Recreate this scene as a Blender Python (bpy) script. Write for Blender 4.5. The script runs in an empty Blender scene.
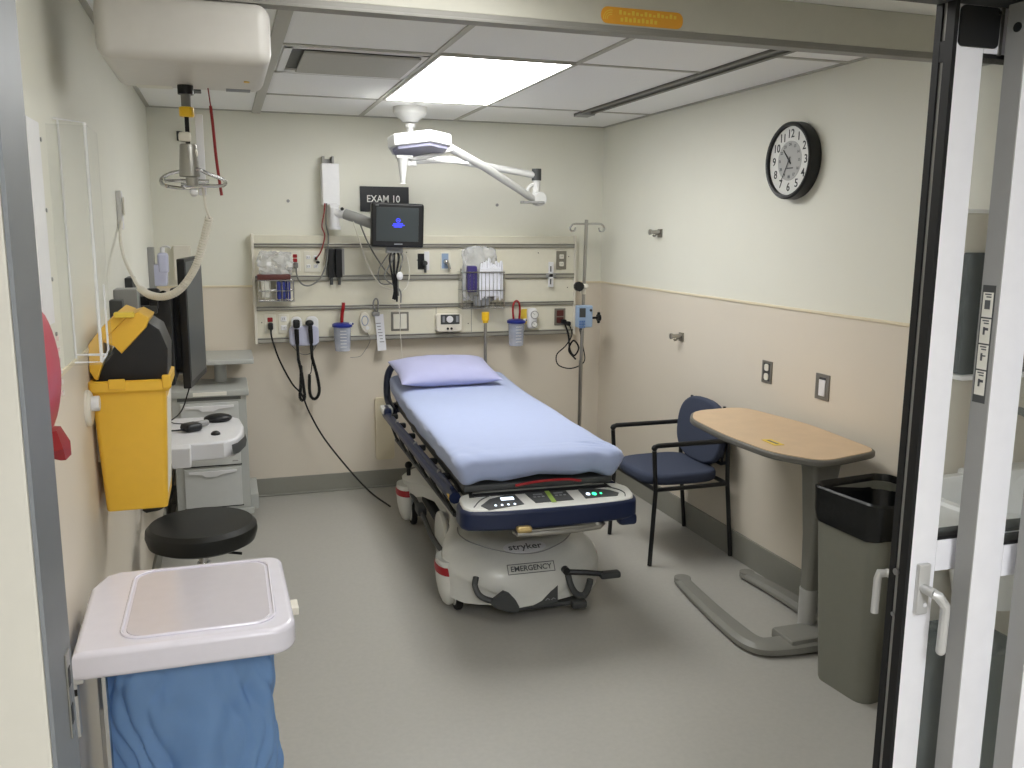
import bpy, bmesh, math, random
from mathutils import Vector, Matrix, noise
random.seed(7)
C = bpy.context.scene.collection
R = math.radians
V = Vector

# ------------------------------------------------------------------ materials
def lin(c):
    out = []
    for v in c:
        v /= 255.0
        out.append(v / 12.92 if v <= .04045 else ((v + .055) / 1.055) ** 2.4)
    return out
MATS = {}
def mat(name, rgb, rough=.5, metal=0, var=.04, scale=30, bump=0, bscale=200, trans=0, alpha=1, ior=1.45,
        emit=0, sheen=0, coat=0, spec=.5):
    m = bpy.data.materials.new(name); m.use_nodes = True
    nt = m.node_tree; b = nt.nodes['Principled BSDF']
    col = lin(rgb)
    tc = nt.nodes.new('ShaderNodeTexCoord')
    if var:
        n = nt.nodes.new('ShaderNodeTexNoise'); n.inputs['Scale'].default_value = scale; n.inputs['Detail'].default_value = 4
        nt.links.new(tc.outputs['Object'], n.inputs['Vector'])
        mx = nt.nodes.new('ShaderNodeMix'); mx.data_type = 'RGBA'
        mx.inputs[6].default_value = [max(0, v * (1 - var)) for v in col] + [1]
        mx.inputs[7].default_value = [min(1, v * (1 + var)) for v in col] + [1]
        nt.links.new(n.outputs['Fac'], mx.inputs[0]); nt.links.new(mx.outputs[2], b.inputs['Base Color'])
    else:
        b.inputs['Base Color'].default_value = col + [1]
    b.inputs['Roughness'].default_value = rough
    b.inputs['Metallic'].default_value = metal
    b.inputs['IOR'].default_value = ior
    b.inputs['Specular IOR Level'].default_value = spec
    b.inputs['Transmission Weight'].default_value = trans
    b.inputs['Alpha'].default_value = alpha
    b.inputs['Sheen Weight'].default_value = sheen
    b.inputs['Coat Weight'].default_value = coat
    if emit:
        b.inputs['Emission Color'].default_value = col + [1]; b.inputs['Emission Strength'].default_value = emit
    if bump:
        n2 = nt.nodes.new('ShaderNodeTexNoise'); n2.inputs['Scale'].default_value = bscale; n2.inputs['Detail'].default_value = 3
        nt.links.new(tc.outputs['Object'], n2.inputs['Vector'])
        bp = nt.nodes.new('ShaderNodeBump'); bp.inputs['Strength'].default_value = bump; bp.inputs['Distance'].default_value = .002
        nt.links.new(n2.outputs['Fac'], bp.inputs['Height']); nt.links.new(bp.outputs['Normal'], b.inputs['Normal'])
    MATS[name] = m
    return m
def clear_mat(name, rgb, fac):     # thin clear sheet: mostly see-through, some gloss
    m = bpy.data.materials.new(name); m.use_nodes = True; nt = m.node_tree
    for n in list(nt.nodes): nt.nodes.remove(n)
    o = nt.nodes.new('ShaderNodeOutputMaterial'); t = nt.nodes.new('ShaderNodeBsdfTransparent')
    p = nt.nodes.new('ShaderNodeBsdfPrincipled'); p.inputs['Roughness'].default_value = .08
    p.inputs['Base Color'].default_value = lin(rgb) + [1]
    mx = nt.nodes.new('ShaderNodeMixShader'); tc = nt.nodes.new('ShaderNodeTexCoord')
    ns = nt.nodes.new('ShaderNodeTexNoise'); ns.inputs['Scale'].default_value = 18; nt.links.new(tc.outputs['Object'], ns.inputs['Vector'])
    mr = nt.nodes.new('ShaderNodeMapRange'); mr.inputs['To Min'].default_value = fac * .6; mr.inputs['To Max'].default_value = fac * 1.4
    nt.links.new(ns.outputs['Fac'], mr.inputs['Value']); nt.links.new(mr.outputs[0], mx.inputs[0])
    nt.links.new(t.outputs[0], mx.inputs[1]); nt.links.new(p.outputs[0], mx.inputs[2]); nt.links.new(mx.outputs[0], o.inputs[0])
    MATS[name] = m; return m

def wall_mat(name, up, low, zline):
    m = mat(name, up, .55, var=0, bump=.15, bscale=120); nt = m.node_tree; b = nt.nodes['Principled BSDF']
    g = nt.nodes.new('ShaderNodeNewGeometry'); s = nt.nodes.new('ShaderNodeSeparateXYZ')
    nt.links.new(g.outputs['Position'], s.inputs[0])
    c = nt.nodes.new('ShaderNodeMath'); c.operation = 'GREATER_THAN'; c.inputs[1].default_value = zline
    nt.links.new(s.outputs['Z'], c.inputs[0])
    ns = nt.nodes.new('ShaderNodeTexNoise'); ns.inputs['Scale'].default_value = 2.5; ns.inputs['Detail'].default_value = 5
    nt.links.new(g.outputs['Position'], ns.inputs['Vector'])
    mx = nt.nodes.new('ShaderNodeMix'); mx.data_type = 'RGBA'
    mx.inputs[6].default_value = lin(low) + [1]; mx.inputs[7].default_value = lin(up) + [1]
    nt.links.new(c.outputs[0], mx.inputs[0])
    m2 = nt.nodes.new('ShaderNodeMix'); m2.data_type = 'RGBA'; m2.blend_type = 'MULTIPLY'; m2.inputs[0].default_value = 1
    rp = nt.nodes.new('ShaderNodeMapRange'); rp.inputs['To Min'].default_value = .96; rp.inputs['To Max'].default_value = 1.03
    nt.links.new(ns.outputs['Fac'], rp.inputs['Value']); nt.links.new(mx.outputs[2], m2.inputs[6]); nt.links.new(rp.outputs[0], m2.inputs[7])
    nt.links.new(m2.outputs[2], b.inputs['Base Color'])
    return m

wall_mat('wall_paint', (228, 227, 215), (220, 211, 196), 1.352)
mat('tan_laminate', (196, 188, 172), .5)
mat('floor_vinyl', (172, 170, 163), .32, var=.07, scale=55, bump=.05)
mat('cove_grey', (140, 139, 130), .45)
mat('trim_cream', (226, 215, 188), .5)
mat('ceiling_tile', (240, 240, 238), .85, var=.05, scale=150, bump=.25, bscale=300)
mat('tbar', (178, 176, 168), .5)
mat('rail_grey', (112, 111, 104), .45, .3)
mat('beam_paint', (188, 186, 174), .45)
mat('beam_lip', (140, 138, 132), .45)
mat('light_diffuser', (252, 252, 250), .5, var=0, emit=11)
mat('front_fill_emitter', (252, 252, 250), .5, var=0, emit=5)
mat('corridor_fill_emitter', (248, 250, 255), .5, var=0, emit=14)
mat('white_paint', (238, 238, 240), .35)
mat('white_plastic', (226, 226, 228), .3, coat=.2)
mat('warm_white_plastic', (222, 217, 204), .38)
mat('lavender_plastic', (190, 192, 214), .35)
mat('lid_plastic', (226, 223, 232), .22, coat=.3)
mat('lid_panel', (205, 200, 206), .2, coat=.3)
mat('lamp_white', (208, 208, 206), .4)
mat('motor_white', (206, 203, 198), .35)
mat('lamp_lens', (150, 150, 172), .3)
mat('grey_plastic', (150, 150, 148), .45)
mat('dark_grey_plastic', (66, 68, 68), .5)
mat('black_plastic', (20, 21, 23), .4)
mat('black_gloss', (10, 12, 13), .5, spec=.12)
mat('black_rubber', (14, 14, 15), .65)
mat('black_vinyl', (22, 23, 21), .4, bump=.15)
mat('black_bag', (16, 18, 19), .25, bump=.6, bscale=30)
mat('chrome', (205, 205, 205), .15, 1, var=0)
mat('steel', (170, 168, 162), .3, 1)
mat('brushed_alu', (196, 196, 194), .35, .35)
mat('door_alu', (232, 232, 236), .35, .1)
mat('frame_paint', (196, 193, 182), .4)
mat('jamb_alu', (128, 132, 136), .4, .3)
mat('gold_metal', (200, 175, 120), .35, .6)
mat('headwall_panel', (222, 218, 200), .4)
mat('headwall_lower', (206, 202, 186), .4)
mat('headwall_rail', (170, 168, 158), .35, .5)
mat('headwall_groove', (92, 90, 84), .5)
mat('plate_steel', (140, 136, 126), .35, .6)
mat('plate_cream', (225, 222, 208), .4)
mat('red_plastic', (150, 24, 30), .35)
mat('maroon_plastic', (92, 48, 44), .45)
mat('pink_plastic', (190, 80, 96), .3)
mat('blue_plastic', (30, 44, 130), .3)
mat('yellow_plastic', (230, 182, 58), .4, coat=.1)
mat('yellow_cap', (236, 190, 40), .35)
mat('navy_plastic', (30, 40, 70), .35)
mat('navy_dark', (22, 28, 48), .4)
mat('sheet_fabric', (166, 178, 212), .85, var=.03, bump=.2, bscale=400, sheen=.2)
mat('pillow_fabric', (174, 176, 212), .85, var=.03, bump=.2, bscale=400, sheen=.2)
mat('chair_fabric', (62, 69, 88), .9, var=.12, scale=300, bump=.4, bscale=600)
mat('bed_white', (214, 214, 208), .35, coat=.2)
mat('bed_stripe', (158, 32, 40), .4)
mat('text_grey', (84, 86, 88), .5, var=0)
mat('text_white', (232, 232, 230), .5, var=0)
mat('sign_black', (44, 46, 50), .45)
mat('wood_laminate', (208, 180, 146), .38, var=.1, scale=12)
mat('table_edge', (98, 96, 90), .45)
mat('table_grey', (132, 131, 124), .45)
mat('bin_grey', (120, 120, 110), .45)
mat('clock_face', (224, 224, 220), .4, var=0)
mat('clock_centre', (176, 176, 174), .4, var=0)
mat('screen_dark', (60, 66, 68), .3, var=0)
mat('screen_blue', (60, 70, 255), .4, var=0, emit=.7)
mat('led_green', (60, 255, 160), .4, var=0, emit=1.6)
mat('led_white', (225, 240, 255), .4, var=0, emit=1.3)
mat('label_green', (150, 180, 80), .5)
mat('label_yellow', (225, 195, 70), .5)
mat('label_white', (228, 226, 216), .5)
mat('label_orange', (222, 158, 50), .5, var=.08)
mat('label_blue', (96, 130, 180), .4)
mat('pump_blue', (150, 172, 200), .35)
mat('porcelain', (228, 230, 230), .15, coat=.5)
mat('cart_grey', (178, 180, 176), .4)
mat('cart_drawer', (198, 200, 198), .4)
mat('cart_dark', (92, 94, 92), .45)
mat('cable_grey', (120, 120, 116), .5)
mat('cable_white', (224, 220, 208), .45)
mat('strap_red', (140, 40, 40), .6)
mat('paper_white', (232, 233, 240), .75)
mat('purple_box', (64, 54, 118), .5)
mat('blue_box', (52, 62, 138), .5)
mat('grey_print', (140, 142, 146), .6)
clear_mat('door_glass', (205, 215, 210), .07)
clear_mat('clear_plastic', (225, 228, 228), .30)
clear_mat('clear_bag', (232, 234, 236), .34)
clear_mat('canister_plastic', (205, 212, 230), .45)
# translucent blue liner
mb_ = mat('blue_bag', (138, 174, 216), .35, bump=.5, bscale=14, trans=0)
nt = mb_.node_tree; pb = nt.nodes['Principled BSDF']; tl = nt.nodes.new('ShaderNodeBsdfTranslucent'); tl.inputs[0].default_value = lin((110, 178, 232)) + [1]
ms = nt.nodes.new('ShaderNodeMixShader'); ms.inputs[0].default_value = .4
nt.links.new(pb.outputs[0], ms.inputs[1]); nt.links.new(tl.outputs[0], ms.inputs[2]); nt.links.new(ms.outputs[0], nt.nodes['Material Output'].inputs[0])

# ------------------------------------------------------------------ mesh builder
WM = {}
def catmull(pts, n=8, closed=False):
    pts = [V(p) for p in pts]
    if len(pts) < 3: return pts
    out = []; m = len(pts)
    rng = range(m if closed else m - 1)
    for i in rng:
        p1, p2 = pts[i], pts[(i + 1) % m]
        p0 = pts[i - 1] if (i > 0 or closed) else p1 * 2 - p2
        p3 = pts[(i + 2) % m] if (i + 2 < m or closed) else p2 * 2 - p1
        for k in range(n):
            t = k / n
            out.append(.5 * ((2 * p1) + (-p0 + p2) * t + (2 * p0 - 5 * p1 + 4 * p2 - p3) * t * t + (-p0 + 3 * p1 - 3 * p2 + p3) * t ** 3))
    if not closed: out.append(pts[-1])
    return out
class MB:
    def __init__(s): s.bm = bmesh.new()
    def _merge(s, b, M=None):
        if M is not None: bmesh.ops.transform(b, matrix=M, verts=b.verts)
        me = bpy.data.meshes.new('t'); b.to_mesh(me); b.free(); s.bm.from_mesh(me); bpy.data.meshes.remove(me); return s
    def box(s, c, d, bev=0, rot=None, seg=2, M=None):
        b = bmesh.new(); bmesh.ops.create_cube(b, size=1)
        bmesh.ops.scale(b, vec=d, verts=b.verts)
        if bev: bmesh.ops.bevel(b, geom=b.edges[:], offset=min(bev, min(d) * .49), segments=seg, affect='EDGES', profile=.5)
        T = Matrix.Translation(c)
        if rot is not None: T = T @ rot
        if M is not None: T = M @ T
        return s._merge(b, T)
    def bb(s, a, b_, bev=0, seg=2):
        a, b_ = V(a), V(b_); return s.box((a + b_) / 2, [abs(x) for x in (b_ - a)], bev, seg=seg)
    def cyl(s, p0, p1, r0, r1=None, seg=20, bev=0):
        p0, p1 = V(p0), V(p1); r1 = r0 if r1 is None else r1; d = p1 - p0
        b = bmesh.new(); bmesh.ops.create_cone(b, segments=seg, radius1=max(r0, 1e-5), radius2=max(r1, 1e-5), depth=d.length, cap_ends=True)
        if bev:
            es = [e for e in b.edges if any(len(f.verts) > 4 for f in e.link_faces)]
            bmesh.ops.bevel(b, geom=es, offset=bev, segments=2, affect='EDGES', profile=.5)
        q = V((0, 0, 1)).rotation_difference(d.normalized()).to_matrix().to_4x4()
        return s._merge(b, Matrix.Translation((p0 + p1) / 2) @ q)
    def sph(s, c, r, sc=(1, 1, 1), seg=16, rot=None):
        b = bmesh.new(); bmesh.ops.create_uvsphere(b, u_segments=seg, v_segments=max(6, seg // 2), radius=r)
        bmesh.ops.scale(b, vec=sc, verts=b.verts)
        T = Matrix.Translation(c)
        if rot is not None: T = T @ rot
        return s._merge(b, T)
    def tube(s, pts, r, seg=8, smooth=0, closed=False, flat=None):
        P = catmull(pts, smooth, closed) if smooth else [V(p) for p in pts]
        n = len(P); bm = s.bm; rings = []; ref = None
        for i, p in enumerate(P):
            if closed: t = P[(i + 1) % n] - P[i - 1]
            else: t = (P[min(i + 1, n - 1)] - P[max(i - 1, 0)])
            t = t.normalized() if t.length > 1e-9 else V((0, 0, 1))
            if ref is None: ref = t.orthogonal().normalized()
            ref = (ref - t * ref.dot(t)); ref = ref.normalized() if ref.length > 1e-6 else t.orthogonal().normalized()
            bi = t.cross(ref); rr = r(i / (n - 1)) if callable(r) else r
            k = 1.0
            if 0 < i < n - 1:
                a = (P[i] - P[i - 1]).normalized(); b2 = (P[i + 1] - P[i]).normalized()
                k = 1 / max(.6, math.sqrt(max(.1, (1 + a.dot(b2)) / 2)))
            rings.append([bm.verts.new(p + (ref * math.cos(q) + bi * math.sin(q)) * rr * (k if not smooth else 1)) for q in [2 * math.pi * j / seg for j in range(seg)]])
        for i in range(n if closed else n - 1):
            a, b_ = rings[i], rings[(i + 1) % n]
            off = 0
            if closed and i == n - 1:
                off = min(range(seg), key=lambda o: sum((a[j].co - b_[(j + o) % seg].co).length for j in range(seg)))
            for j in range(seg):
                bm.faces.new((a[j], a[(j + 1) % seg], b_[(j + 1 + off) % seg], b_[(j + off) % seg]))
        if not closed:
            bm.faces.new(rings[0][::-1]); bm.faces.new(rings[-1])
        return s
    def coil(s, path, Rr, r, turns, seg=5, per=10):
        P = catmull(path, 40); n = turns * per; pts = []
        L = [0]
        for i in range(1, len(P)): L.append(L[-1] + (P[i] - P[i - 1]).length)
        ref = None
        for k in range(n + 1):
            d = L[-1] * k / n; i = 1
            while i < len(L) - 1 and L[i] < d: i += 1
            f = (d - L[i - 1]) / max(1e-9, L[i] - L[i - 1]); p = P[i - 1].lerp(P[i], f); t = (P[i] - P[i - 1]).normalized()
            if ref is None: ref = t.orthogonal().normalized()
            ref = (ref - t * ref.dot(t)).normalized(); bi = t.cross(ref); a = 2 * math.pi * k / per
            pts.append(p + (ref * math.cos(a) + bi * math.sin(a)) * Rr)
        return s.tube(pts, r, seg)
    def lathe(s, prof, c=(0, 0, 0), seg=32, axis=None, M=None, cap=True):
        b = bmesh.new(); rings = []
        for (r, z) in prof:
            rings.append([b.verts.new((max(r, 1e-5) * math.cos(2 * math.pi * j / seg), max(r, 1e-5) * math.sin(2 * math.pi * j / seg), z)) for j in range(seg)])
        for i in range(len(rings) - 1):
            for j in range(seg): b.faces.new((rings[i][j], rings[i][(j + 1) % seg], rings[i + 1][(j + 1) % seg], rings[i + 1][j]))
        if cap: b.faces.new(rings[0][::-1]); b.faces.new(rings[-1])
        T = Matrix.Translation(c)
        if axis is not None: T = T @ V((0, 0, 1)).rotation_difference(V(axis).normalized()).to_matrix().to_4x4()
        if M is not None: T = M @ T
        bmesh.ops.recalc_face_normals(b, faces=b.faces)
        return s._merge(b, T)
    def prism(s, poly, o, ex, ey, h, bev=0, seg=2):   # poly in (ex,ey) plane at o, thickness h along ex x ey
        o, ex, ey = V(o), V(ex), V(ey); n = ex.cross(ey)
        b = bmesh.new(); vs = [b.verts.new((x, y, 0)) for x, y in poly]; f = b.faces.new(vs)
        r = bmesh.ops.extrude_face_region(b, geom=[f]); bmesh.ops.translate(b, vec=(0, 0, h), verts=[v for v in r['geom'] if isinstance(v, bmesh.types.BMVert)])
        bmesh.ops.recalc_face_normals(b, faces=b.faces)
        if bev:
            es = [e for e in b.edges if abs(e.verts[0].co.z - e.verts[1].co.z) < 1e-7]
            bmesh.ops.bevel(b, geom=es, offset=bev, segments=seg, affect='EDGES', profile=.5)
        M = Matrix(((ex.x, ey.x, n.x, o.x), (ex.y, ey.y, n.y, o.y), (ex.z, ey.z, n.z, o.z), (0, 0, 0, 1)))
        return s._merge(b, M)
    def loft(s, rings, cap=True, closed=True):
        bm = s.bm; RR = [[bm.verts.new(p) for p in r] for r in rings]; n = len(RR[0])
        for i in range(len(RR) - 1):
            for j in range(n if closed else n - 1):
                bm.faces.new((RR[i][j], RR[i][(j + 1) % n], RR[i + 1][(j + 1) % n], RR[i + 1][j]))
        if cap and closed: bm.faces.new(RR[0][::-1]); bm.faces.new(RR[-1])
        return s
    def text(s, body, size, o, ex, ey, depth=.001, align='CENTER', cond=1, bold=.010):
        cu = bpy.data.curves.new('t', 'FONT'); cu.body = body; cu.size = size; cu.extrude = depth / 2; cu.align_x = align; cu.align_y = 'CENTER'; cu.resolution_u = 3; cu.offset = size * bold
        ob = bpy.data.objects.new('t', cu); C.objects.link(ob)
        dg = bpy.context.evaluated_depsgraph_get(); dg.update(); me = bpy.data.meshes.new_from_object(ob.evaluated_get(dg))
        b = bmesh.new(); b.from_mesh(me); bmesh.ops.scale(b, vec=(cond, 1, 1), verts=b.verts)
        bpy.data.objects.remove(ob); bpy.data.curves.remove(cu); bpy.data.meshes.remove(me)
        o, ex, ey = V(o), V(ex), V(ey); n = ex.cross(ey)
        return s._merge(b, Matrix(((ex.x, ey.x, n.x, o.x), (ex.y, ey.y, n.y, o.y), (ex.z, ey.z, n.z, o.z), (0, 0, 0, 1))))
    def build(s, name, m, parent=None, local=False, smooth=35, mod=None):
        me = bpy.data.meshes.new(name)
        bmesh.ops.recalc_face_normals(s.bm, faces=s.bm.faces)
        if not local and parent is not None:
            bmesh.ops.transform(s.bm, matrix=WM[parent.name].inverted(), verts=s.bm.verts)
        off = V((0, 0, 0))
        if parent is None and not local:
            xs = [v.co for v in s.bm.verts]
            off = V(((min(v.x for v in xs) + max(v.x for v in xs)) / 2, (min(v.y for v in xs) + max(v.y for v in xs)) / 2, min(v.z for v in xs)))
            bmesh.ops.translate(s.bm, vec=-off, verts=s.bm.verts)
        s.bm.to_mesh(me); s.bm.free()
        me.materials.append(MATS[m])
        for p in me.polygons: p.use_smooth = True
        me.set_sharp_from_angle(angle=R(smooth))
        o = bpy.data.objects.new(name, me); C.objects.link(o)
        if smooth < 50 and len(me.polygons) < 6000:
            wn = o.modifiers.new('WeightedNormal', 'WEIGHTED_NORMAL'); wn.keep_sharp = True
        if parent is None: o.location = off; WM[o.name] = Matrix.Translation(off)
        else: o.parent = parent; WM[o.name] = WM[parent.name].copy()
        return o
def thing(name, label, cat, loc=(0, 0, 0), rz=0, group=None):
    o = bpy.data.objects.new(name, None); C.objects.link(o); o.location = loc; o.rotation_euler = (0, 0, rz); o.empty_display_size = .05
    o['label'] = label; o['category'] = cat
    if group: o['group'] = group
    WM[o.name] = Matrix.Translation(loc) @ Matrix.Rotation(rz, 4, 'Z'); return o
def tag(o, label, cat, group=None):
    o['label'] = label; o['category'] = cat
    if group: o['group'] = group
    return o
def struct(o): o['kind'] = 'structure'; return o
def rrect(w, h, r, n=5, cx=0, cy=0):
    out = []
    for sx, sy, a0 in ((1, 1, 0), (-1, 1, 90), (-1, -1, 180), (1, -1, 270)):
        for k in range(n + 1):
            a = R(a0 + 90 * k / n); out.append((cx + sx * (w / 2 - r) + r * math.cos(a), cy + sy * (h / 2 - r) + r * math.sin(a)))
    return out
X, Y, Z = V((1, 0, 0)), V((0, 1, 0)), V((0, 0, 1))
XL, XR, D, H = -.39, 2.51, 5.70, 2.40

# ------------------------------------------------------------------ shell
struct(MB().bb((-2.6, -2.6, -.05), (3.4, D + .1, 0)).build('floor', 'floor_vinyl'))
struct(MB().bb((-2.6, -2.6, H), (3.4, D + .1, H + .05)).build('ceiling', 'ceiling_tile'))
struct(MB().bb((XL - .1, D, 0), (XR + .1, D + .1, H)).build('wall_back', 'wall_paint'))
struct(MB().bb((XL - .1, 1.05, 0), (XL, D, H)).build('wall_left', 'wall_paint'))
struct(MB().bb((XR, 1.14, 0), (XR + .1, D, H)).build('wall_right', 'wall_paint'))
struct(MB().bb((-2.6, .95, 0), (-.25, 1.05, H)).build('wall_front_left', 'warm_white_plastic'))
struct(MB().bb((-.25, .95, 2.17), (2.2, 1.14, H)).build('wall_front_top', 'warm_white_plastic'))
struct(MB().bb((2.2, .95, 0), (3.4, 1.14, H)).build('wall_front_right', 'warm_white_plastic'))
struct(MB().bb((-2.6, -2.6, 0), (3.4, -2.5, H)).build('wall_corridor', 'warm_white_plastic'))
struct(MB().bb((-2.7, -2.6, 0), (-2.6, 1.0, H)).build('wall_corridor_left', 'warm_white_plastic'))
struct(MB().bb((3.4, -2.6, 0), (3.5, 1.0, H)).build('wall_corridor_right', 'warm_white_plastic'))
# cove base
struct(MB().bb((XL, D - .012, 0), (XR, D, .115)).bb((XL, D - .03, 0), (XR, D - .01, .012), .006).build('baseboard_back', 'cove_grey'))
struct(MB().bb((XR - .012, 1.14, 0), (XR, D, .145)).build('baseboard_right', 'cove_grey'))
struct(MB().bb((XL, 1.05, 0), (XL + .012, D, .12)).build('baseboard_left', 'cove_grey'))
struct(MB().bb((XL, D - .006, 1.345), (XR, D, 1.358), .002).build('trim_1', 'trim_cream'))
struct(MB().bb((XR - .006, 1.14, 1.345), (XR, D, 1.358), .002).build('trim_2', 'trim_cream'))
struct(MB().bb((XL, 1.05, 1.345), (XL + .006, D, 1.358), .002).build('trim_3', 'trim_cream'))
# ceiling grid
g = MB()
for x in (.85, 1.455): g.bb((x - .012, 2.4, H - .006), (x + .012, D, H + .002))
for x0, x1, ys in ((.24, .85, (3.62, 4.25, 4.95)), (.85, 1.455, (3.60, 4.95)), (1.455, 2.05, (3.62, 4.98)), (2.12, XR, (3.2, 4.98))):
    for y in ys + (2.9,): g.bb((x0, y - .010, H - .005), (x1, y + .010, H + .002))
g.bb((XL, D - .02, H - .006), (XR, D, H + .002)).bb((XR - .02, 1.14, H - .006), (XR, D, H + .002)).bb((XL, 1.1, H - .006), (XL + .02, D, H + .002))
struct(g.build('trim_4', 'tbar'))
# corner trim between walls none; doorway frame
struct(MB().bb((-.25, .93, 0), (-.192, 1.05, 2.17), .004).build('trim_5', 'frame_paint'))
struct(MB().bb((-.192, .932, 0), (-.188, 1.05, 2.06)).build('trim_6', 'jamb_alu'))
struct(MB().bb((-.25, .93, 2.04), (2.2, 1.14, 2.17), .004).build('trim_7', 'dark_grey_plastic'))
t = thing('strike_plate', 'long steel strike plate with slots set in grey left door jamb', 'strike plate', (-.188, 1.03, 1.12))
MB().bb((-.1885, 1.010, 1.135), (-.186, 1.030, 1.235), .0008).build('plate', 'steel', t)
for z in (1.15, 1.195): MB().bb((-.1862, 1.014, z), (-.1855, 1.025, z + .022)).build('slot', 'black_plastic', t)

# ------------------------------------------------------------------ lights
def panel_light(x0, y0, x1, y1, m, label, group=None):
    t = thing('ceiling_light', label, 'ceiling light', ((x0 + x1) / 2, (y0 + y1) / 2, H - .01), group=group)
    f = MB()
    for a, b in (((x0 - .015, y0 - .015), (x1 + .015, y0)), ((x0 - .015, y1), (x1 + .015, y1 + .015)), ((x0 - .015, y0), (x0, y1)), ((x1, y0), (x1 + .015, y1))):
        f.bb((a[0], a[1], H - .009), (b[0], b[1], H + .001))
    f.build('frame', 'tbar', t)
    MB().bb((x0, y0, H - .006), (x1, y1, H - .001)).build('diffuser', m, t)
panel_light(.872, 3.62, 1.440, 4.90, 'light_diffuser', 'bright rectangular lit panel in the tiled ceiling above the bed')
panel_light(.262, 1.42, .832, 2.30, 'front_fill_emitter', 'added fill panel on the ceiling just inside the doorway hidden behind the cross beam')  # out-of-view panel, added to brighten the front of the room
panel_light(-.1, -1.6, .9, -.3, 'corridor_fill_emitter', 'unseen fill panel added on the corridor ceiling outside the doorway')  # added emitter behind the camera, lifts brightness around the doorway

# air diffuser
t = thing('ceiling_vent', 'white square air diffuser in the ceiling left of the lit panel', 'vent', (.54, 3.93, H - .02))
f = MB(); x0, x1, y0, y1 = .262, .832, 3.64, 4.23
f.bb((x0, y0, H - .008), (x1, y0 + .03, H)).bb((x0, y1 - .03, H - .008), (x1, y1, H)).bb((x0, y0, H - .008), (x0 + .03, y1, H)).bb((x1 - .03, y0, H - .008), (x1, y1, H))
f.build('frame', 'ceiling_tile', t)
MB().bb((x0 + .03, y0 + .03, H - .003), (x1 - .03, y1 - .03, H)).build('duct', 'dark_grey_plastic', t)
MB().bb((x0 + .075, y0 + .03, H - .022), (x1 - .03, y1 - .10, H - .012), .004).build('plaque', 'tbar', t)
f = MB()
for k in range(3): f.bb((x0 + .03, y1 - .10 + k * .025, H - .014), (x1 - .03, y1 - .085 + k * .025, H - .004))
f.build('louver', 'ceiling_tile', t)
tag(MB().bb((-.16, 4.9, H - .012), (-.07, 5.0, H), .003).bb((-.13, 4.92, H - .02), (-.1, 4.96, H - .01)).build('ceiling_bracket', 'dark_grey_plastic'), 'small dark bracket on the ceiling behind the lift motor', 'bracket')

# ------------------------------------------------------------------ ceiling lift
t = thing('ceiling_lift_rail', 'grey recessed rail running along the ceiling on the right', 'rail', (2.1, 4, H - .02), group=None)
MB().bb((2.05, 2.5, H - .012), (2.075, 5.12, H), .002).bb((2.115, 2.5, H - .012), (2.14, 5.12, H), .002).build('track', 'rail_grey', t)
MB().bb((2.075, 2.5, H - .004), (2.115, 5.12, H)).build('slot', 'dark_grey_plastic', t)
MB().bb((2.05, 5.0, H - .02), (2.14, 5.12, H - .003), .003).build('end_cap', 'grey_plastic', t)
t = thing('ceiling_lift_rail', 'pale narrow ceiling rail running to the back wall behind the lift motor', 'rail', (.22, 4, H - .02))
MB().bb((.20, 2.5, H - .014), (.25, 5.69, H), .002).build('track', 'tbar', t)
t = thing('lift_beam', 'long grey cross beam with orange sticker under the ceiling at the front', 'beam', (1.0, 2.5, 2.26))
MB().bb((-.37, 2.45, 2.285), (2.495, 2.49, H), .004).build('beam_body', 'beam_paint', t)
MB().bb((-.37, 2.446, 2.264), (2.495, 2.496, 2.272), .002).bb((-.37, 2.452, 2.270), (2.495, 2.488, 2.287)).build('lower_flange', 'beam_lip', t)
st = MB().prism(rrect(.262, .046, .02), (1.19, 2.449, 2.312), (1, 0, 0), (0, 0, 1), .0015).build('sticker', 'label_orange', t)
st['label'] = 'orange sticker'
s2 = MB()
for k in range(3):
    a = [(math.cos(R(q)) * (.012 + .006 * k), math.sin(R(q)) * (.012 + .006 * k)) for q in range(80, 191, 15)]
    s2.tube([(1.09 + p[0], 2.4472, 2.302 + p[1]) for p in a], .0012, 4)
for k in range(14): s2.bb((1.115 + k * .0135, 2.4468, 2.316), (1.123 + k * .0135, 2.4476, 2.328 - .003 * (k % 3)))
for k in range(9): s2.bb((1.12 + k * .0135, 2.4468, 2.297), (1.128 + k * .0135, 2.4476, 2.310 - .003 * ((k + 1) % 2)))
s2.build('marking', 'label_yellow', st)
t = thing('lift_motor', 'white boxy patient lift motor housing hanging at the upper left', 'lift motor', (-.07, 2.68, 2.11))
MB().box((-.066, 2.68, 2.188), (.415, .50, .155), .035, seg=4).build('housing', 'motor_white', t)
MB().bb((-.22, 2.86, 2.109), (-.12, 2.915, 2.118), .003).build('label_strip', 'label_white', t)
MB().bb((.03, 2.85, 2.109), (.10, 2.90, 2.1155), .001).build('data_label', 'grey_print', t)
MB().cyl((.085, 2.7, 2.108), (.085, 2.7, 2.116), .008).build('warning_dot', 'yellow_cap', t)
MB().cyl((-.083, 2.83, 2.085), (-.083, 2.83, 2.12), .022).build('strap_guide', 'black_plastic', t)
for xx in (-.2, -.02): MB().bb((xx, 2.47, 2.25), (xx + .06, 2.56, 2.275)).build('trolley', 'rail_grey', t)
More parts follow.
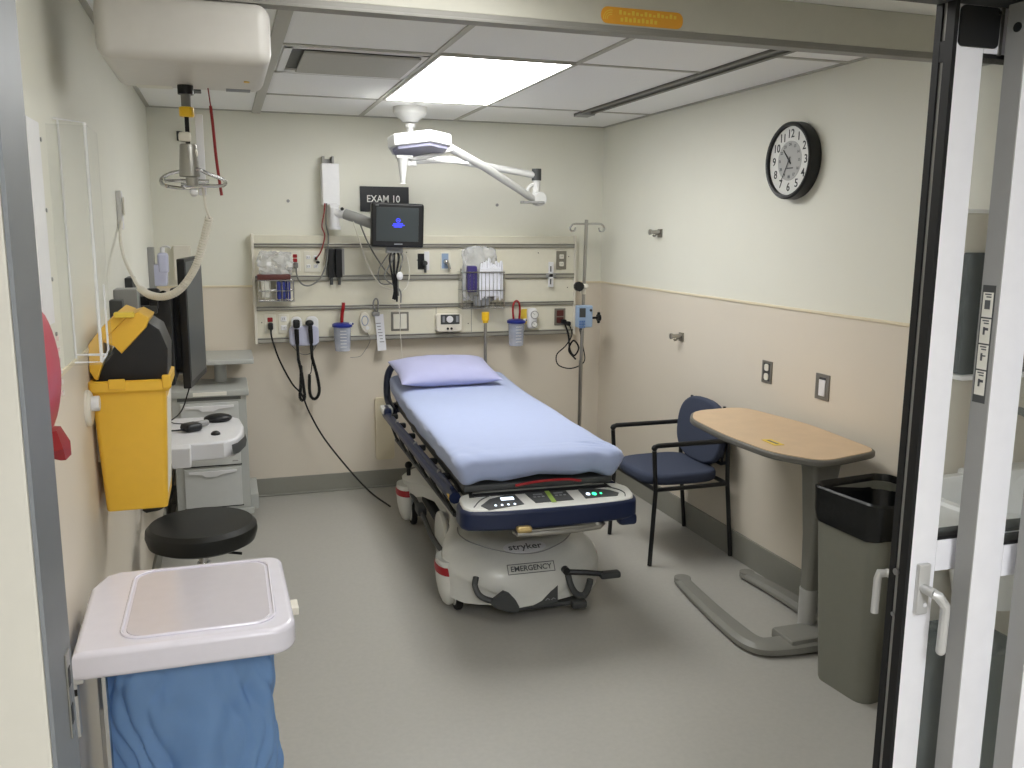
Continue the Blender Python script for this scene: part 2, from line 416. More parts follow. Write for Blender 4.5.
# strap & hanger
Yh = 2.83
t = thing('lift_hanger', 'steel carry bar hanging by a strap from the lift motor', 'hanger', (-.09, Yh, 1.84))
def hp(px, pz): return (px, Yh, pz)
MB().cyl(hp(-.083, 2.045), hp(-.083, 2.10), .014).build('strap_sleeve', 'cable_grey', t)
MB().cyl(hp(-.083, 2.022), hp(-.083, 2.05), .021, bev=.004).build('collar', 'yellow_cap', t)
MB().bb((-.09, Yh - .003, 1.945), (-.078, Yh + .003, 2.03)).build('strap', 'black_rubber', t)
MB().box(hp(-.082, 1.92), (.05, .035, .03), .01).box(hp(-.092, 1.965), (.035, .02, .03), .008).build('buckle', 'warm_white_plastic', t)
MB().cyl(hp(-.084, 1.85), hp(-.084, 1.945), .03, .024, bev=.005).cyl(hp(-.078, 1.825), hp(-.078, 1.86), .018).build('swivel', 'steel', t)
hb = MB()
hb.tube([hp(-.08, 1.872), hp(-.13, 1.862), (-.158, Yh, 1.848), (-.164, Yh - .01, 1.835), (-.15, Yh - .03, 1.822), hp(-.1, 1.818), hp(-.05, 1.824)], .0055, 8, 6)
hb.tube([hp(-.10, 1.858), (-.06, Yh - .02, 1.872), (-.03, Yh - .01, 1.860), hp(.01, 1.845), (.012, Yh, 1.830), hp(-.02, 1.826), hp(-.11, 1.828)], .0055, 8, 6)
hb.tube([hp(-.155, 1.838), hp(-.1, 1.84), hp(-.03, 1.84)], .005, 8, 4)
hb.build('carry_bar', 'chrome', t)
MB().sph(hp(-.075, 1.806), .012).build('knob', 'white_plastic', t)
tag(MB().bb((-.062, 2.865, 1.80), (-.040, 2.89, 2.035), .002).build('scale_bar', 'white_paint'), 'upright grey bar clipped behind the lift carry bar', 'bar')
tag(MB().tube([(-.022, 2.86, 2.125), (-.016, 2.86, 2.06)], .002, 6).tube([(-.016, 2.86, 2.06), (-.012, 2.86, 2.0), (-.008, 2.86, 1.92), (-.003, 2.86, 1.86), (.003, 2.86, 1.80)], .0045, 6, 4).build('pull_cord', 'strap_red'), 'dark red emergency pull cord hanging from the lift motor', 'cord')
t = thing('lift_handset_cord', 'white coiled cord looping from the lift hanger to the left wall', 'cord', (-.2, 3.2, 1.5))
MB().tube([(-.05, 2.86, 1.83), (-.045, 2.87, 1.77), (-.036, 2.88, 1.735)], .004, 6, 4).build('plain_end', 'cable_white', t)
cp = [(-.036, 2.88, 1.735), (-.046, 2.89, 1.70), (-.060, 2.90, 1.651), (-.087, 2.93, 1.579), (-.133, 2.97, 1.514), (-.184, 3.02, 1.486), (-.234, 3.10, 1.486), (-.270, 3.18, 1.502)]
MB().coil(cp, .0085, .0042, 62).build('coil', 'cable_white', t)
MB().tube([cp[-1], (-.290, 3.25, 1.523), (-.339, 3.45, 1.595), (-.372, 3.7, 1.671), (-.376, 3.81, 1.72), (-.376, 3.83, 1.76)], .006, 6, 6).build('straight_end', 'cable_white', t)
t = thing('handset', 'white slim handset hanging on the left wall behind the wire rack', 'handset', (-.38, 3.83, 1.7))
MB().box((-.380, 3.83, 1.77), (.022, .035, .15), .006).build('body', 'white_plastic', t)
MB().bb((-.365, 3.812, 1.75), (-.362, 3.848, 1.82)).build('keypad', 'warm_white_plastic', t)

# ------------------------------------------------------------------ glass sliding door
def leaf(n, xs, w, yf, yb, label, hardware=False):
    t = thing('door_%d' % n, label, 'door', (xs, yf, 0)); t['kind'] = 'structure'
    zt = 2.035; sw = .052 if n == 1 else .060
    MB().bb((xs, yf, .02), (xs + sw, yb, zt), .002).bb((xs + w - sw, yf, .02), (xs + w, yb, zt), .002).build('stile', 'door_alu', t)
    ra = MB().bb((xs + sw, yf, 1.146), (xs + w - sw, yb, 1.200), .002).bb((xs + sw, yf, 1.968), (xs + w - sw, yb, zt), .002).bb((xs + sw, yf, .02), (xs + w - sw, yb, .14), .002)
    ra.build('rail', 'door_alu', t)
    ym = (yf + yb) / 2
    MB().bb((xs + sw - .004, ym - .003, 1.204), (xs + w - sw, ym + .003, 1.968)).build('glass_pane', 'door_glass', t)
    MB().bb((xs + sw - .004, ym - .003, .14), (xs + w - sw, ym + .003, 1.146)).build('glass_pane', 'door_glass', t)
    MB().bb((xs + sw, yf + .002, 1.200), (xs + w - sw, yb - .002, 1.206)).bb((xs + sw, yf + .002, 1.962), (xs + w - sw, yb - .002, 1.969)).build('gasket', 'black_rubber', t)
    return t
d1 = leaf(1, 1.049, .88, 1.10, 1.140, 'white aluminium glass door leaf with lever handle and black edge seal')
MB().bb((1.042, 1.100, .02), (1.0495, 1.1165, 2.06)).bb((1.042, 1.126, .02), (1.0495, 1.1385, 2.06)).bb((1.0425, 1.112, 1.955), (1.048, 1.13, 1.985)).build('edge_seal', 'black_rubber', d1)
MB().bb((1.0455, 1.1165, .02), (1.0496, 1.126, 2.06)).build('edge_strip', 'grey_plastic', d1)
MB().prism(rrect(.074, .058, .008), (1.087, 1.0995, 2.004), (1, 0, 0), (0, 0, 1), .003).build('top_cover', 'black_plastic', d1)
MB().bb((1.127, 1.098, 1.966), (1.133, 1.101, 2.035)).cyl((1.122, 1.098, 2.026), (1.122, 1.09, 2.026), .003).build('pivot_plate', 'steel', d1)
h = MB().box((1.0735, 1.096, 1.121), (.024, .010, .088), .003).build('handle', 'brushed_alu', d1)
MB().cyl((1.072, 1.094, 1.124), (1.072, 1.066, 1.124), .008).tube([(1.070, 1.068, 1.124), (1.076, 1.062, 1.121), (1.089, 1.060, 1.104), (1.0895, 1.060, 1.085), (1.0885, 1.060, 1.026)], .0078, 10).sph((1.0885, 1.06, 1.026), .0078).build('lever', 'brushed_alu', h)
MB().cyl((1.078, 1.0915, 1.094), (1.078, 1.0905, 1.094), .004).build('lock_button', 'white_plastic', h)
h = MB().box((1.073, 1.144, 1.130), (.024, .010, .088), .003).build('handle', 'brushed_alu', d1)
MB().cyl((1.073, 1.146, 1.118), (1.073, 1.178, 1.118), .007).tube([(1.073, 1.174, 1.118), (1.060, 1.180, 1.117), (1.057, 1.180, 1.108), (1.056, 1.180, 1.045)], .0065, 10).build('lever', 'brushed_alu', h)
MB().cyl((1.0425, 1.121, 1.145), (1.0395, 1.121, 1.145), .006).cyl((1.0425, 1.121, 1.07), (1.0405, 1.121, 1.07), .004).build('latch_bolt', 'steel', d1)
d2 = leaf(2, 1.128, .88, 1.05, 1.086, 'white aluminium glass door leaf nearer the corridor with pictogram sticker on its edge')
MB().bb((1.1262, 1.051, .02), (1.1285, 1.0855, 2.035)).build('edge_strip', 'grey_plastic', d2)
MB().cyl((1.1263, 1.066, 2.0), (1.1245, 1.066, 2.0), .007).build('edge_plug', 'black_plastic', d2)
stz0, stz1 = 1.437, 1.622
sk = MB().bb((1.1256, 1.058, stz0), (1.1263, 1.082, stz1)).build('sticker', 'dark_grey_plastic', d2); sk['label'] = 'dark sticker with four white instruction pictures'
a = MB(); bq = MB(); zz = stz1 - .011
for k in range(4):
    z1 = zz - k * .0410; a.bb((1.1250, 1.0605, z1 - .0385), (1.1257, 1.0795, z1))
    for j in range(2): bq.bb((1.1245, 1.064, z1 - .004 - j * .004), (1.1251, 1.076 - .003 * j, z1 - .002 - j * .004))
    if k == 0: bq.bb((1.1245, 1.065, z1 - .026), (1.1251, 1.075, z1 - .012))
    else: bq.bb((1.1245, 1.070, z1 - .025), (1.1251, 1.0735, z1 - .013)).bb((1.1245, 1.064, z1 - .018), (1.1251, 1.072, z1 - .016 + .002 * (k % 2)))
a.build('picture', 'label_white', sk); bq.build('drawing', 'text_grey', sk)
d3 = leaf(3, 1.196, .88, .995, 1.031, 'white aluminium fixed side leaf at the far right edge of the doorway')
MB().bb((1.1945, .996, .02), (1.1965, 1.0305, 2.035)).build('edge_strip', 'grey_plastic', d3)

# ------------------------------------------------------------------ half wall with sink seen through the glass
PY = 2.15
struct(MB().bb((2.10, PY, 0), (XR, PY + .08, 1.762)).build('wall_partition', 'tan_laminate'))
struct(MB().bb((2.094, PY - .006, 1.762), (XR, PY + .086, 1.774), .003).build('trim_8', 'white_paint'))
t = thing('wall_mirror', 'dark rounded wall panel above the sink behind the glass doors', 'mirror', (2.2, PY, 1.3))
MB().prism(rrect(.36, .375, .02), (2.32, PY + .001, 1.457), (1, 0, 0), (0, 0, 1), .03, .003).build('panel', 'black_gloss', t)
MB().bb((2.135, PY - .05, 1.255), (2.505, PY, 1.269), .004).build('ledge', 'white_paint', t)
t = thing('sink', 'white rounded basin on the half wall behind the glass doors', 'sink', (2.23, 1.8, .6))
rings = []
for (sx, sy, z, cy) in ((.02, .02, .72, 1.86), (.12, .09, .725, 1.85), (.24, .17, .79, 1.83), (.30, .25, .91, 1.765), (.305, .26, .94, 1.76), (.30, .255, .95, 1.76), (.275, .23, .95, 1.76), (.26, .215, .93, 1.76), (.21, .17, .83, 1.78), (.05, .04, .80, 1.78)):
    rings.append([(min(2.508, 2.21 + sx * math.copysign(abs(math.cos(a)) ** .8, math.cos(a))), min(PY + .001, .12 + cy + sy * math.copysign(abs(math.sin(a)) ** .8, math.sin(a))), z) for a in [2 * math.pi * k / 40 for k in range(40)]])
MB().loft(rings).build('basin', 'porcelain', t)
MB().bb((2.20, 2.07, .88), (2.505, PY + .001, .965), .012).build('back_shelf', 'porcelain', t)
MB().tube([(2.30, 2.10, .92), (2.30, 2.10, 1.10), (2.30, 2.06, 1.16), (2.30, 2.0, 1.16), (2.30, 1.97, 1.11)], .012, 10, 6).build('tap', 'dark_grey_plastic', t)
MB().loft([[(2.25 + w * math.cos(a), min(PY + .001, 2.04 + .1 * math.sin(a)), z) for a in [2 * math.pi * k / 24 for k in range(24)]] for w, z in ((.09, .56), (.12, .66), (.15, .76))]).build('pipe_shroud', 'porcelain', t)
t = thing('waste_can', 'black low waste can under the sink behind the glass doors', 'bin', (2.08, 1.86, 0))
MB().loft([[(2.10 + p[0] * s, 1.96 + p[1] * s, z) for p in rrect(.26, .24, .05)] for s, z in ((.8, 0), (.82, .01), (1, .46), (1.03, .47), (1.03, .485), (.96, .485), (.93, .45))]).build('can', 'black_plastic', t)

# ------------------------------------------------------------------ headwall
HY = 5.64
t = thing('headwall_unit', 'long cream headwall unit with metal rails on the back wall above the pillow', 'headwall', (1.22, D, 1.0))
MB().bb((.17, HY, 1.0), (2.285, D + .002, 1.665), .004).build('panel', 'headwall_panel', t)
for x in (.162, 2.277): MB().bb((x, HY - .012, .995), (x + .016, D, 1.672), .003).build('end_cap', 'warm_white_plastic', t)
for z, h in ((1.603, .026), (1.402, .034), (1.217, .026), (1.018, .034)):
    r_ = MB().bb((.178, HY - .016, z - h / 2), (2.277, HY, z + h / 2), .004).build('equipment_rail', 'headwall_rail', t)
    MB().bb((.178, HY - .0168, z + h / 2 - .010), (2.277, HY - .0155, z + h / 2 - .004)).bb((.178, HY - .0168, z - h / 2 + .002), (2.277, HY - .0155, z - h / 2 + .005)).build('groove', 'headwall_groove', r_)
for x in (1.31, 1.55): MB().bb((x, HY - .0012, 1.035), (x + .0025, HY, 1.203)).build('panel_joint', 'headwall_groove', t)
for x, z in ((.205, 1.13), (1.46, 1.09), (1.53, 1.09), (2.24, 1.53), (2.235, 1.32), (1.12, 1.56), (2.02, 1.555), (1.19, 1.51)): MB().cyl((x, HY - .002, z), (x, HY, z), .004, seg=8).build('fastener', 'headwall_groove', t)

def plate(x0, x1, z0, z1, m, y=HY, d=.006): return MB().bb((x0, y - d, z0), (x1, y + .001, z1), .002).build('faceplate', m, T)
def socket(x, z, m, w=.026, h=.022, d=.0085, y=HY, parent=None):
    return MB().box((x, y - .007, z), (w, .008, h), .004).build('socket', m, parent or T)
def pins(x, z, parent, y=HY): MB().bb((x - .006, y - .0118, z - .004), (x - .004, y - .0108, z + .005)).bb((x + .004, y - .0118, z - .004), (x + .006, y - .0108, z + .005)).build('pin_hole', 'black_plastic', parent)
# red outlet upper + plug
T = thing('wall_outlet', 'upper left headwall outlet with red socket and grey plug', 'outlet', (.415, HY, 1.44))
plate(.393, .452, 1.445, 1.568, 'plate_cream'); socket(.420, 1.538, 'red_plastic'); socket(.420, 1.512, 'red_plastic'); s_ = socket(.422, 1.478, 'red_plastic')
MB().box((.422, HY - .022, 1.482), (.028, .03, .036), .007).build('plug', 'cable_grey', T)
T = thing('wall_outlet', 'twin white socket plate right of the upper red outlet', 'outlet', (.52, HY, 1.44))
plate(.474, .572, 1.438, 1.568, 'plate_cream')
for xx in (.500, .545):
    for zz in (1.53, 1.475): pins(xx, zz, socket(xx, zz, 'white_plastic'))
MB().cyl((.545, HY - .01, 1.525), (.545, HY - .03, 1.52), .008).cyl((.552, HY - .01, 1.500), (.56, HY - .03, 1.50), .008).build('plug', 'black_plastic', T)
T = thing('wall_outlet', 'grey steel outlet plate at the top right end of the headwall', 'outlet', (2.18, HY, 1.44))
plate(2.150, 2.222, 1.443, 1.568, 'plate_steel')
for zz in (1.53, 1.48): pins(2.186, zz, socket(2.186, zz, 'plate_cream', .032, .03))
T = thing('wall_outlet', 'lower left headwall outlet with red socket and black plug', 'outlet', (.25, HY, 1.06))
plate(.222, .290, 1.060, 1.178, 'plate_cream'); socket(.256, 1.147, 'red_plastic', .032, .028)
MB().box((.256, HY - .024, 1.108), (.032, .036, .044), .008).build('plug', 'black_plastic', T)
T = thing('wall_outlet', 'white headwall outlet beside the lower red outlet', 'outlet', (.34, HY, 1.06))
plate(.306, .368, 1.06, 1.18, 'plate_cream')
for zz in (1.15, 1.095): pins(.337, zz, socket(.337, zz, 'white_plastic', .034, .032))
T = thing('wall_outlet', 'dark red outlet with black plugs at the lower right of the headwall', 'outlet', (2.18, HY, 1.06))
plate(2.142, 2.222, 1.062, 1.178, 'plate_steel'); socket(2.182, 1.145, 'maroon_plastic', .05, .04); socket(2.182, 1.098, 'maroon_plastic', .05, .04)
MB().box((2.20, HY - .03, 1.09), (.032, .045, .03), .008).box((2.235, HY - .03, 1.075), (.026, .045, .03), .008).build('plug', 'black_plastic', T)
T = thing('wall_switch', 'twin rocker plate with steel frame on the lower headwall row', 'switch', (1.07, HY, 1.05))
plate(1.012, 1.128, 1.055, 1.178, 'plate_steel'); MB().bb((1.026, HY - .010, 1.068), (1.066, HY - .005, 1.165), .003).bb((1.074, HY - .010, 1.068), (1.114, HY - .005, 1.165), .003).build('rocker', 'plate_cream', T)
T = thing('gas_outlet', 'black and white oxygen outlet right of the monitor', 'gas outlet', (1.23, HY, 1.44))
plate(1.192, 1.235, 1.450, 1.552, 'black_plastic'); MB().bb((1.234, HY - .008, 1.445), (1.268, HY + .001, 1.565), .002).build('side_plate', 'white_plastic', T)
MB().cyl((1.232, HY, 1.492), (1.232, HY - .05, 1.492), .017, .015).cyl((1.236, HY - .03, 1.492), (1.236, HY - .03, 1.43), .008).build('adapter', 'dark_grey_plastic', T)
T = thing('gas_outlet', 'steel vacuum outlet with chrome fitting left of the clear bag basket', 'gas outlet', (1.38, HY, 1.44))
plate(1.342, 1.408, 1.445, 1.562, 'plate_cream'); MB().bb((1.350, HY - .0075, 1.455), (1.395, HY - .0055, 1.552)).build('inlay', 'pump_blue', T)
MB().cyl((1.375, HY, 1.50), (1.375, HY - .045, 1.50), .018, .014).cyl((1.388, HY - .03, 1.49), (1.398, HY - .035, 1.448), .009).sph((1.372, HY - .045, 1.50), .014).build('adapter', 'chrome', T)

# wire baskets
def basket(x0, x1, z0, z1, y0, name, label, group=None, n=7):
    t = thing(name, label, 'basket', ((x0 + x1) / 2, HY, z0), group=group)
    b = MB(); yb = HY - .018
    for z in (z0, (z0 + z1) / 2, z1):
        b.tube([(x0, yb, z), (x0, y0, z), (x1, y0, z), (x1, yb, z), (x0, yb, z)], .0022 if z != z1 else .003, 6)
    for k in range(n):
        x = x0 + (x1 - x0) * k / (n - 1); b.tube([(x, yb, z0), (x, y0, z0), (x, y0, z1)], .0016, 5)
    for k in range(1, 4):
        y = yb + (y0 - yb) * k / 4; b.tube([(x0, y, z1), (x0, y, z0), (x1, y, z0), (x1, y, z1)], .0016, 5)
    b.build('wire_frame', 'chrome', t)
    MB().bb((x0 + .02, yb - .004, z1 - .01), (x0 + .05, HY, z1 + .02)).bb((x1 - .05, yb - .004, z1 - .01), (x1 - .02, HY, z1 + .02)).build('hanger', 'headwall_rail', t)
    return t
basket(.192, .400, 1.268, 1.395, HY - .11, 'wire_basket', 'small wire basket at the left end of the headwall holding a clear bag')
basket(1.455, 1.742, 1.20, 1.435, HY - .13, 'wire_basket', 'deep wire basket with tubing and purple pack right of the monitor', n=12)
def crumple(c, d, seed, amp, name, m, bev=.03, topopen=False):
    b = bmesh.new(); bmesh.ops.create_cube(b, size=1); bmesh.ops.subdivide_edges(b, edges=b.edges[:], cuts=9, use_grid_fill=True)
    for v in b.verts:
        p = v.co; l = max(abs(p.x), abs(p.y), abs(p.z)) * 2
        q = p.normalized() * .5 * l; p2 = p.lerp(q, .35)
        w = V((p2.x * d[0], p2.y * d[1], p2.z * d[2]))
        w += V((noise.noise(p * 5 + V((seed, 0, 0))), noise.noise(p * 5 + V((0, seed, 5))), noise.noise(p * 5 + V((9, 0, seed))))) * amp
        v.co = w
    o = MB(); o._merge(b, Matrix.Translation(c)); return o.build(name, m, smooth=20)
tag(crumple((.295, 5.585, 1.49), (.20, .07, .15), 3, .02, 'plastic_bag', 'clear_bag'), 'crumpled clear plastic bag stuffed above the left wire basket', 'bag')
tag(MB().box((.285, 5.58, 1.412), (.20, .07, .036), .01).build('supply_pack', 'maroon_plastic'), 'dark maroon pack lying across the left wire basket', 'pack')
for k in range(3):
    tag(MB().box((.312 + k * .028, 5.57, 1.333), (.024, .06, .11), .008).build('supply_box', 'blue_box'), 'dark blue pouch standing in the left wire basket', 'pouch', 'blue pouches in the left basket')
tag(MB().box((.232, 5.575, 1.34), (.05, .06, .10), .008).build('supply_packet', 'label_white'), 'white packet beside the blue pouches in the left basket', 'packet')
tag(crumple((1.595, 5.592, 1.42), (.24, .05, .36), 11, .02, 'plastic_bag', 'clear_bag'), 'tall clear plastic bag rising out of the deep wire basket', 'bag')
tag(MB().box((1.528, 5.545, 1.39), (.065, .05, .17), .01).build('supply_box', 'purple_box'), 'purple pack in the deep wire basket beside the tubing', 'pack')
tb = MB(); random.seed(4)
for k in range(9):
    x = 1.585 + k * .0165; z1 = 1.47 + .05 * random.random(); z0 = 1.25 + .05 * random.random() - .02 * (k > 6)
    tb.tube([(x, 5.515 + .02 * random.random(), z0), (x + .01 * random.uniform(-1, 1), 5.515 + .02 * random.random(), (z0 + z1) / 2), (x + .008, 5.54, z1), (x + .018, 5.55, z1 - .02), (x + .012, 5.53, (z0 + z1) / 2), (x + .014, 5.53, z0 + .01)], .0075, 6, 5)
tb.box((1.645, 5.535, 1.37), (.13, .03, .19), .012)
tag(tb.build('tubing_bundle', 'paper_white'), 'bundle of white looped tubing hanging over the deep wire basket', 'tubing')
tag(MB().box((1.60, 5.57, 1.245), (.10, .06, .07), .015).build('supply_pack', 'grey_print'), 'grey pack at the bottom of the deep wire basket', 'pack')

# black twin holder
T = thing('instrument_holder', 'black twin-column holder on the upper headwall row left of the cables', 'holder', (.66, HY, 1.38))
MB().bb((.606, HY - .006, 1.41), (.722, HY, 1.582), .002).build('back_plate', 'grey_plastic', T)
for xx in (.636, .684):
    c_ = MB().bb((xx - .022, HY - .05, 1.405), (xx + .020, HY - .005, 1.585), .008).build('column', 'black_plastic', T)
    MB().cyl((xx, HY - .03, 1.36), (xx, HY - .03, 1.406), .010).build('tip', 'dark_grey_plastic', c_)
# otoscope station
T = thing('diagnostic_station', 'white wall diagnostic station holding two black scopes on coiled cords', 'medical device', (.45, HY, .97))
MB().prism(rrect(.18, .125, .03), (.455, HY - .008, 1.045), (1, 0, 0), (0, 0, 1), .055, .010, 3).build('housing', 'lavender_plastic', T)
MB().prism(rrect(.065, .10, .028), (.412, HY - .012, 1.115), (1, 0, 0), (0, 0, 1), .04, .008, 3).prism(rrect(.075, .10, .03), (.508, HY - .012, 1.115), (1, 0, 0), (0, 0, 1), .04, .008, 3).build('cradle', 'white_plastic', T)
for xx, dx in ((.408, .0), (.492, .004)):
    sc_ = MB().cyl((xx + .003, HY - .075, 1.00), (xx, HY - .085, 1.09), .012, .014).cyl((xx + .003, HY - .075, 1.00), (xx + .006, HY - .072, .90), .009).build('scope_handle', 'black_rubber', T)
    (MB().box((xx, HY - .085, 1.125), (.042, .03, .055), .012) if dx == 0 else MB().sph((xx - .004, HY - .085, 1.128), .026, (1, .8, .8)).cyl((xx, HY - .085, 1.09), (xx, HY - .085, 1.12), .013)).build('scope_head', 'black_plastic', sc_)
MB().coil([(.414, HY - .07, .90), (.430, HY - .06, .82), (.442, HY - .05, .72), (.446, HY - .05, .655), (.432, HY - .05, .635), (.417, HY - .05, .66), (.424, HY - .06, .74), (.430, HY - .06, .86)], .0065, .0042, 58, 5, 8).build('coiled_cord', 'black_rubber', T)
MB().coil([(.498, HY - .07, .91), (.508, HY - .06, .87), (.527, HY - .05, .79), (.538, HY - .05, .70), (.522, HY - .05, .65), (.495, HY - .05, .645), (.478, HY - .05, .69), (.480, HY - .05, .80)], .0065, .0042, 58, 5, 8).tube([(.480, HY - .05, .80), (.492, HY - .06, .83), (.51, HY - .03, .98)], .003, 5, 4).build('coiled_cord', 'black_rubber', T)
MB().tube([(.38, HY - .04, .985), (.42, HY - .04, .94), (.46, HY - .04, .925), (.50, HY - .04, .94), (.53, HY - .04, .985)], .0025, 6, 6).build('loop_cord', 'cable_grey', T)

# suction canisters
def canister(x, zb, zt, label, loop):
    t = thing('suction_canister', label, 'canister', (x, HY - .06, zb)); y = HY - .068
    MB().lathe([(.044, 0), (.048, .004), (.055, zt - zb - .015), (.055, zt - zb)], (x, y, zb), 24).build('jar', 'canister_plastic', t)
    rg = MB()
    for k in range(6): rg.bb((x - .02, y - .0555, zb + .03 + k * .02), (x + .018, y - .0535, zb + .032 + k * .02))
    rg.build('scale_mark', 'text_white', t)
    MB().lathe([(.058, 0), (.063, .003), (.063, .018), (.052, .026), (.02, .03)], (x, y, zt - .004), 24).box((x + .045, y - .01, zt + .016), (.05, .02, .012), .004).build('canister_lid', 'blue_plastic', t)
    if loop: MB().tube([(x - .02, y, zt + .02), (x - .025, y, zt + .09), (x - .018, y, zt + .13), (x, y, zt + .145), (x + .018, y, zt + .13), (x + .025, y, zt + .08), (x + .02, y, zt + .02)], .007, 8, 5).build('suction_hose', 'red_plastic', t)
    else: MB().tube([(x - .003, y, zt + .02), (x + .002, y, zt + .08), (x + .01, y, zt + .125), (x + .012, y, zt + .15)], .011, 8, 5).build('suction_hose', 'red_plastic', t)
    MB().bb((x - .02, HY - .03, zt - .05), (x + .02, HY + .003, zt - .02), .003).build('bracket', 'grey_plastic', t)
    MB().cyl((x + .04, y - .03, zt + .02), (x + .055, y - .035, zt + .022), .008).build('port', 'white_plastic', t)
canister(.690, .945, 1.10, 'left suction canister with blue lid and straight red hose on the headwall', False)
canister(1.845, .94, 1.095, 'right suction canister with blue lid and looped red hose on the headwall', True)
T = thing('vacuum_gauge', 'white regulator with two round gauges beside the right suction canister', 'gauge', (1.99, HY, 1.03))
MB().box((1.968, HY - .03, 1.118), (.068, .055, .14), .02, seg=3).build('body', 'white_plastic', T)
for zz, rr in ((1.143, .028), (1.078, .022)):
    dl = MB().cyl((1.977, HY - .056, zz), (1.977, HY - .064, zz), rr).build('gauge_rim', 'grey_plastic', T)
    MB().cyl((1.977, HY - .0635, zz), (1.977, HY - .0655, zz), rr * .8).build('gauge_dial', 'clock_face', dl)
    MB().tube([(1.977, HY - .066, zz), (1.977 - rr * .4, HY - .066, zz + rr * .4)], .0015, 4).build('needle', 'black_plastic', dl)
tag(MB().prism(rrect(.05, .10, .015), (1.918, HY - .018, 1.13), (1, 0, 0), (0, 0, 1), .002).build('hang_tag', 'label_yellow'), 'yellowish tag hanging between the right canister and the gauges', 'tag')
# oval handheld device
T = thing('nurse_call_remote', 'grey oval nurse call pad with blue rings hanging on the lower headwall row', 'remote', (.845, HY, 1.05))
el = [(.036 * math.cos(a) - .0 , .068 * math.sin(a)) for a in [2 * math.pi * k / 28 for k in range(28)]]
MB().prism(el, (.842, HY - .016, 1.118), V((.98, 0, .17)), V((-.17, 0, .98)), .022, .006, 3).build('body', 'warm_white_plastic', T)
MB().tube([(.838 + .02 * math.cos(a), HY - .040, 1.13 + .03 * math.sin(a)) for a in [2 * math.pi * k / 20 for k in range(20)]], .002, 5, closed=True).build('ring_mark', 'label_blue', T)
MB().cyl((.853, HY - .037, 1.083), (.853, HY - .043, 1.083), .012).build('button', 'white_plastic', T)
MB().tube([(.85, HY - .025, 1.055), (.87, HY - .03, 1.0), (.83, HY - .03, .93), (.80, HY - .03, .90), (.74, HY - .03, .895)], .0018, 5, 5).build('cord', 'cable_grey', T)
# hanging paper tag with clip
T = thing('paper_tag', 'long white printed paper tag clipped on the headwall left of the rocker plate', 'tag', (.95, HY, .93))
MB().box((.938, HY - .03, .99 + .06), (.055, .002, .235), 0, rot=Matrix.Rotation(R(-4), 4, 'Y')).build('paper', 'paper_white', T)
pr = MB()
for k in range(7): pr.box((.935 + .0035 * (k - 3), HY - .0317, 1.13 - k * .02 - .02), (.03 - .006 * (k % 3), .001, .005), 0)
pr.build('print', 'grey_print', T)
MB().tube([(.905, HY - .03, 1.19), (.895, HY - .03, 1.235), (.905, HY - .03, 1.265), (.92, HY - .03, 1.265), (.926, HY - .03, 1.235), (.92, HY - .03, 1.17)], .005, 6, 5).box((.91, HY - .022, 1.17), (.05, .03, .03), .008).build('clip', 'grey_plastic', T)
# thermometer / suction unit box
T = thing('thermometer_station', 'cream wall device with dark dial panel low in the middle of the headwall', 'medical device', (1.385, HY, 1.03))
MB().prism(rrect(.172, .118, .02), (1.386, HY + .001, 1.103), (1, 0, 0), (0, 0, 1), .06, .008, 3).build('body', 'warm_white_plastic', T)
MB().bb((1.328, HY - .0625, 1.095), (1.455, HY - .058, 1.158), .002).build('display', 'dark_grey_plastic', T)
MB().cyl((1.388, HY - .062, 1.128), (1.388, HY - .068, 1.128), .022).build('dial', 'white_plastic', T)
for xx in (1.375, 1.40): MB().cyl((xx, HY - .059, 1.066), (xx, HY - .064, 1.066), .008).build('button', 'black_plastic', T)
MB().bb((1.34, HY - .0645, 1.108), (1.355, HY - .062, 1.148)).bb((1.43, HY - .0645, 1.108), (1.447, HY - .062, 1.148)).build('reading', 'grey_print', T)
T = thing('pole_clamp', 'white slotted clamp on the middle headwall rail beside the grey outlet plate', 'clamp', (2.11, HY, 1.32))
MB().bb((2.087, HY - .03, 1.325), (2.122, HY - .012, 1.495), .005).build('plate', 'white_plastic', T)
MB().bb((2.07, HY - .03, 1.39), (2.138, HY - .014, 1.42), .004).build('crossbar', 'grey_plastic', T)
for z in (1.345, 1.43): MB().bb((2.096, HY - .032, z), (2.104, HY - .029, z + .037)).build('slot', 'dark_grey_plastic', T)

# cables
def cable(pts, r, m, label, name='power_cable', n=8):
    return tag(MB().tube(pts, r, 6, n).build(name, m), label, 'cable')
cable([(.256, HY - .045, 1.09), (.262, HY - .05, 1.03), (.30, HY - .05, .90), (.37, HY - .05, .75), (.43, HY - .04, .67), (.47, HY - .06, .56), (.55, HY - .1, .40), (.68, 5.45, .22), (.80, 5.30, .09), (.90, 5.15, .03)], .0055, 'black_rubber', 'black power cable sweeping from the lower left outlet down to the bed')
cable([(.422, HY - .04, 1.468), (.425, HY - .06, 1.42), (.45, HY - .07, 1.37), (.50, HY - .07, 1.36), (.56, HY - .07, 1.40), (.60, HY - .06, 1.48), (.615, HY - .05, 1.56), (.622, HY - .05, 1.66), (.610, HY - .05, 1.74), (.618, HY - .04, 1.86)], .005, 'cable_grey', 'grey cable looping from the upper red outlet up to the monitor bracket')
cable([(.545, HY - .03, 1.52), (.575, HY - .05, 1.57), (.60, HY - .05, 1.66), (.585, HY - .05, 1.72), (.60, HY - .05, 1.80), (.608, HY - .04, 1.86)], .004, 'strap_red', 'thin reddish cable climbing to the white monitor bracket')
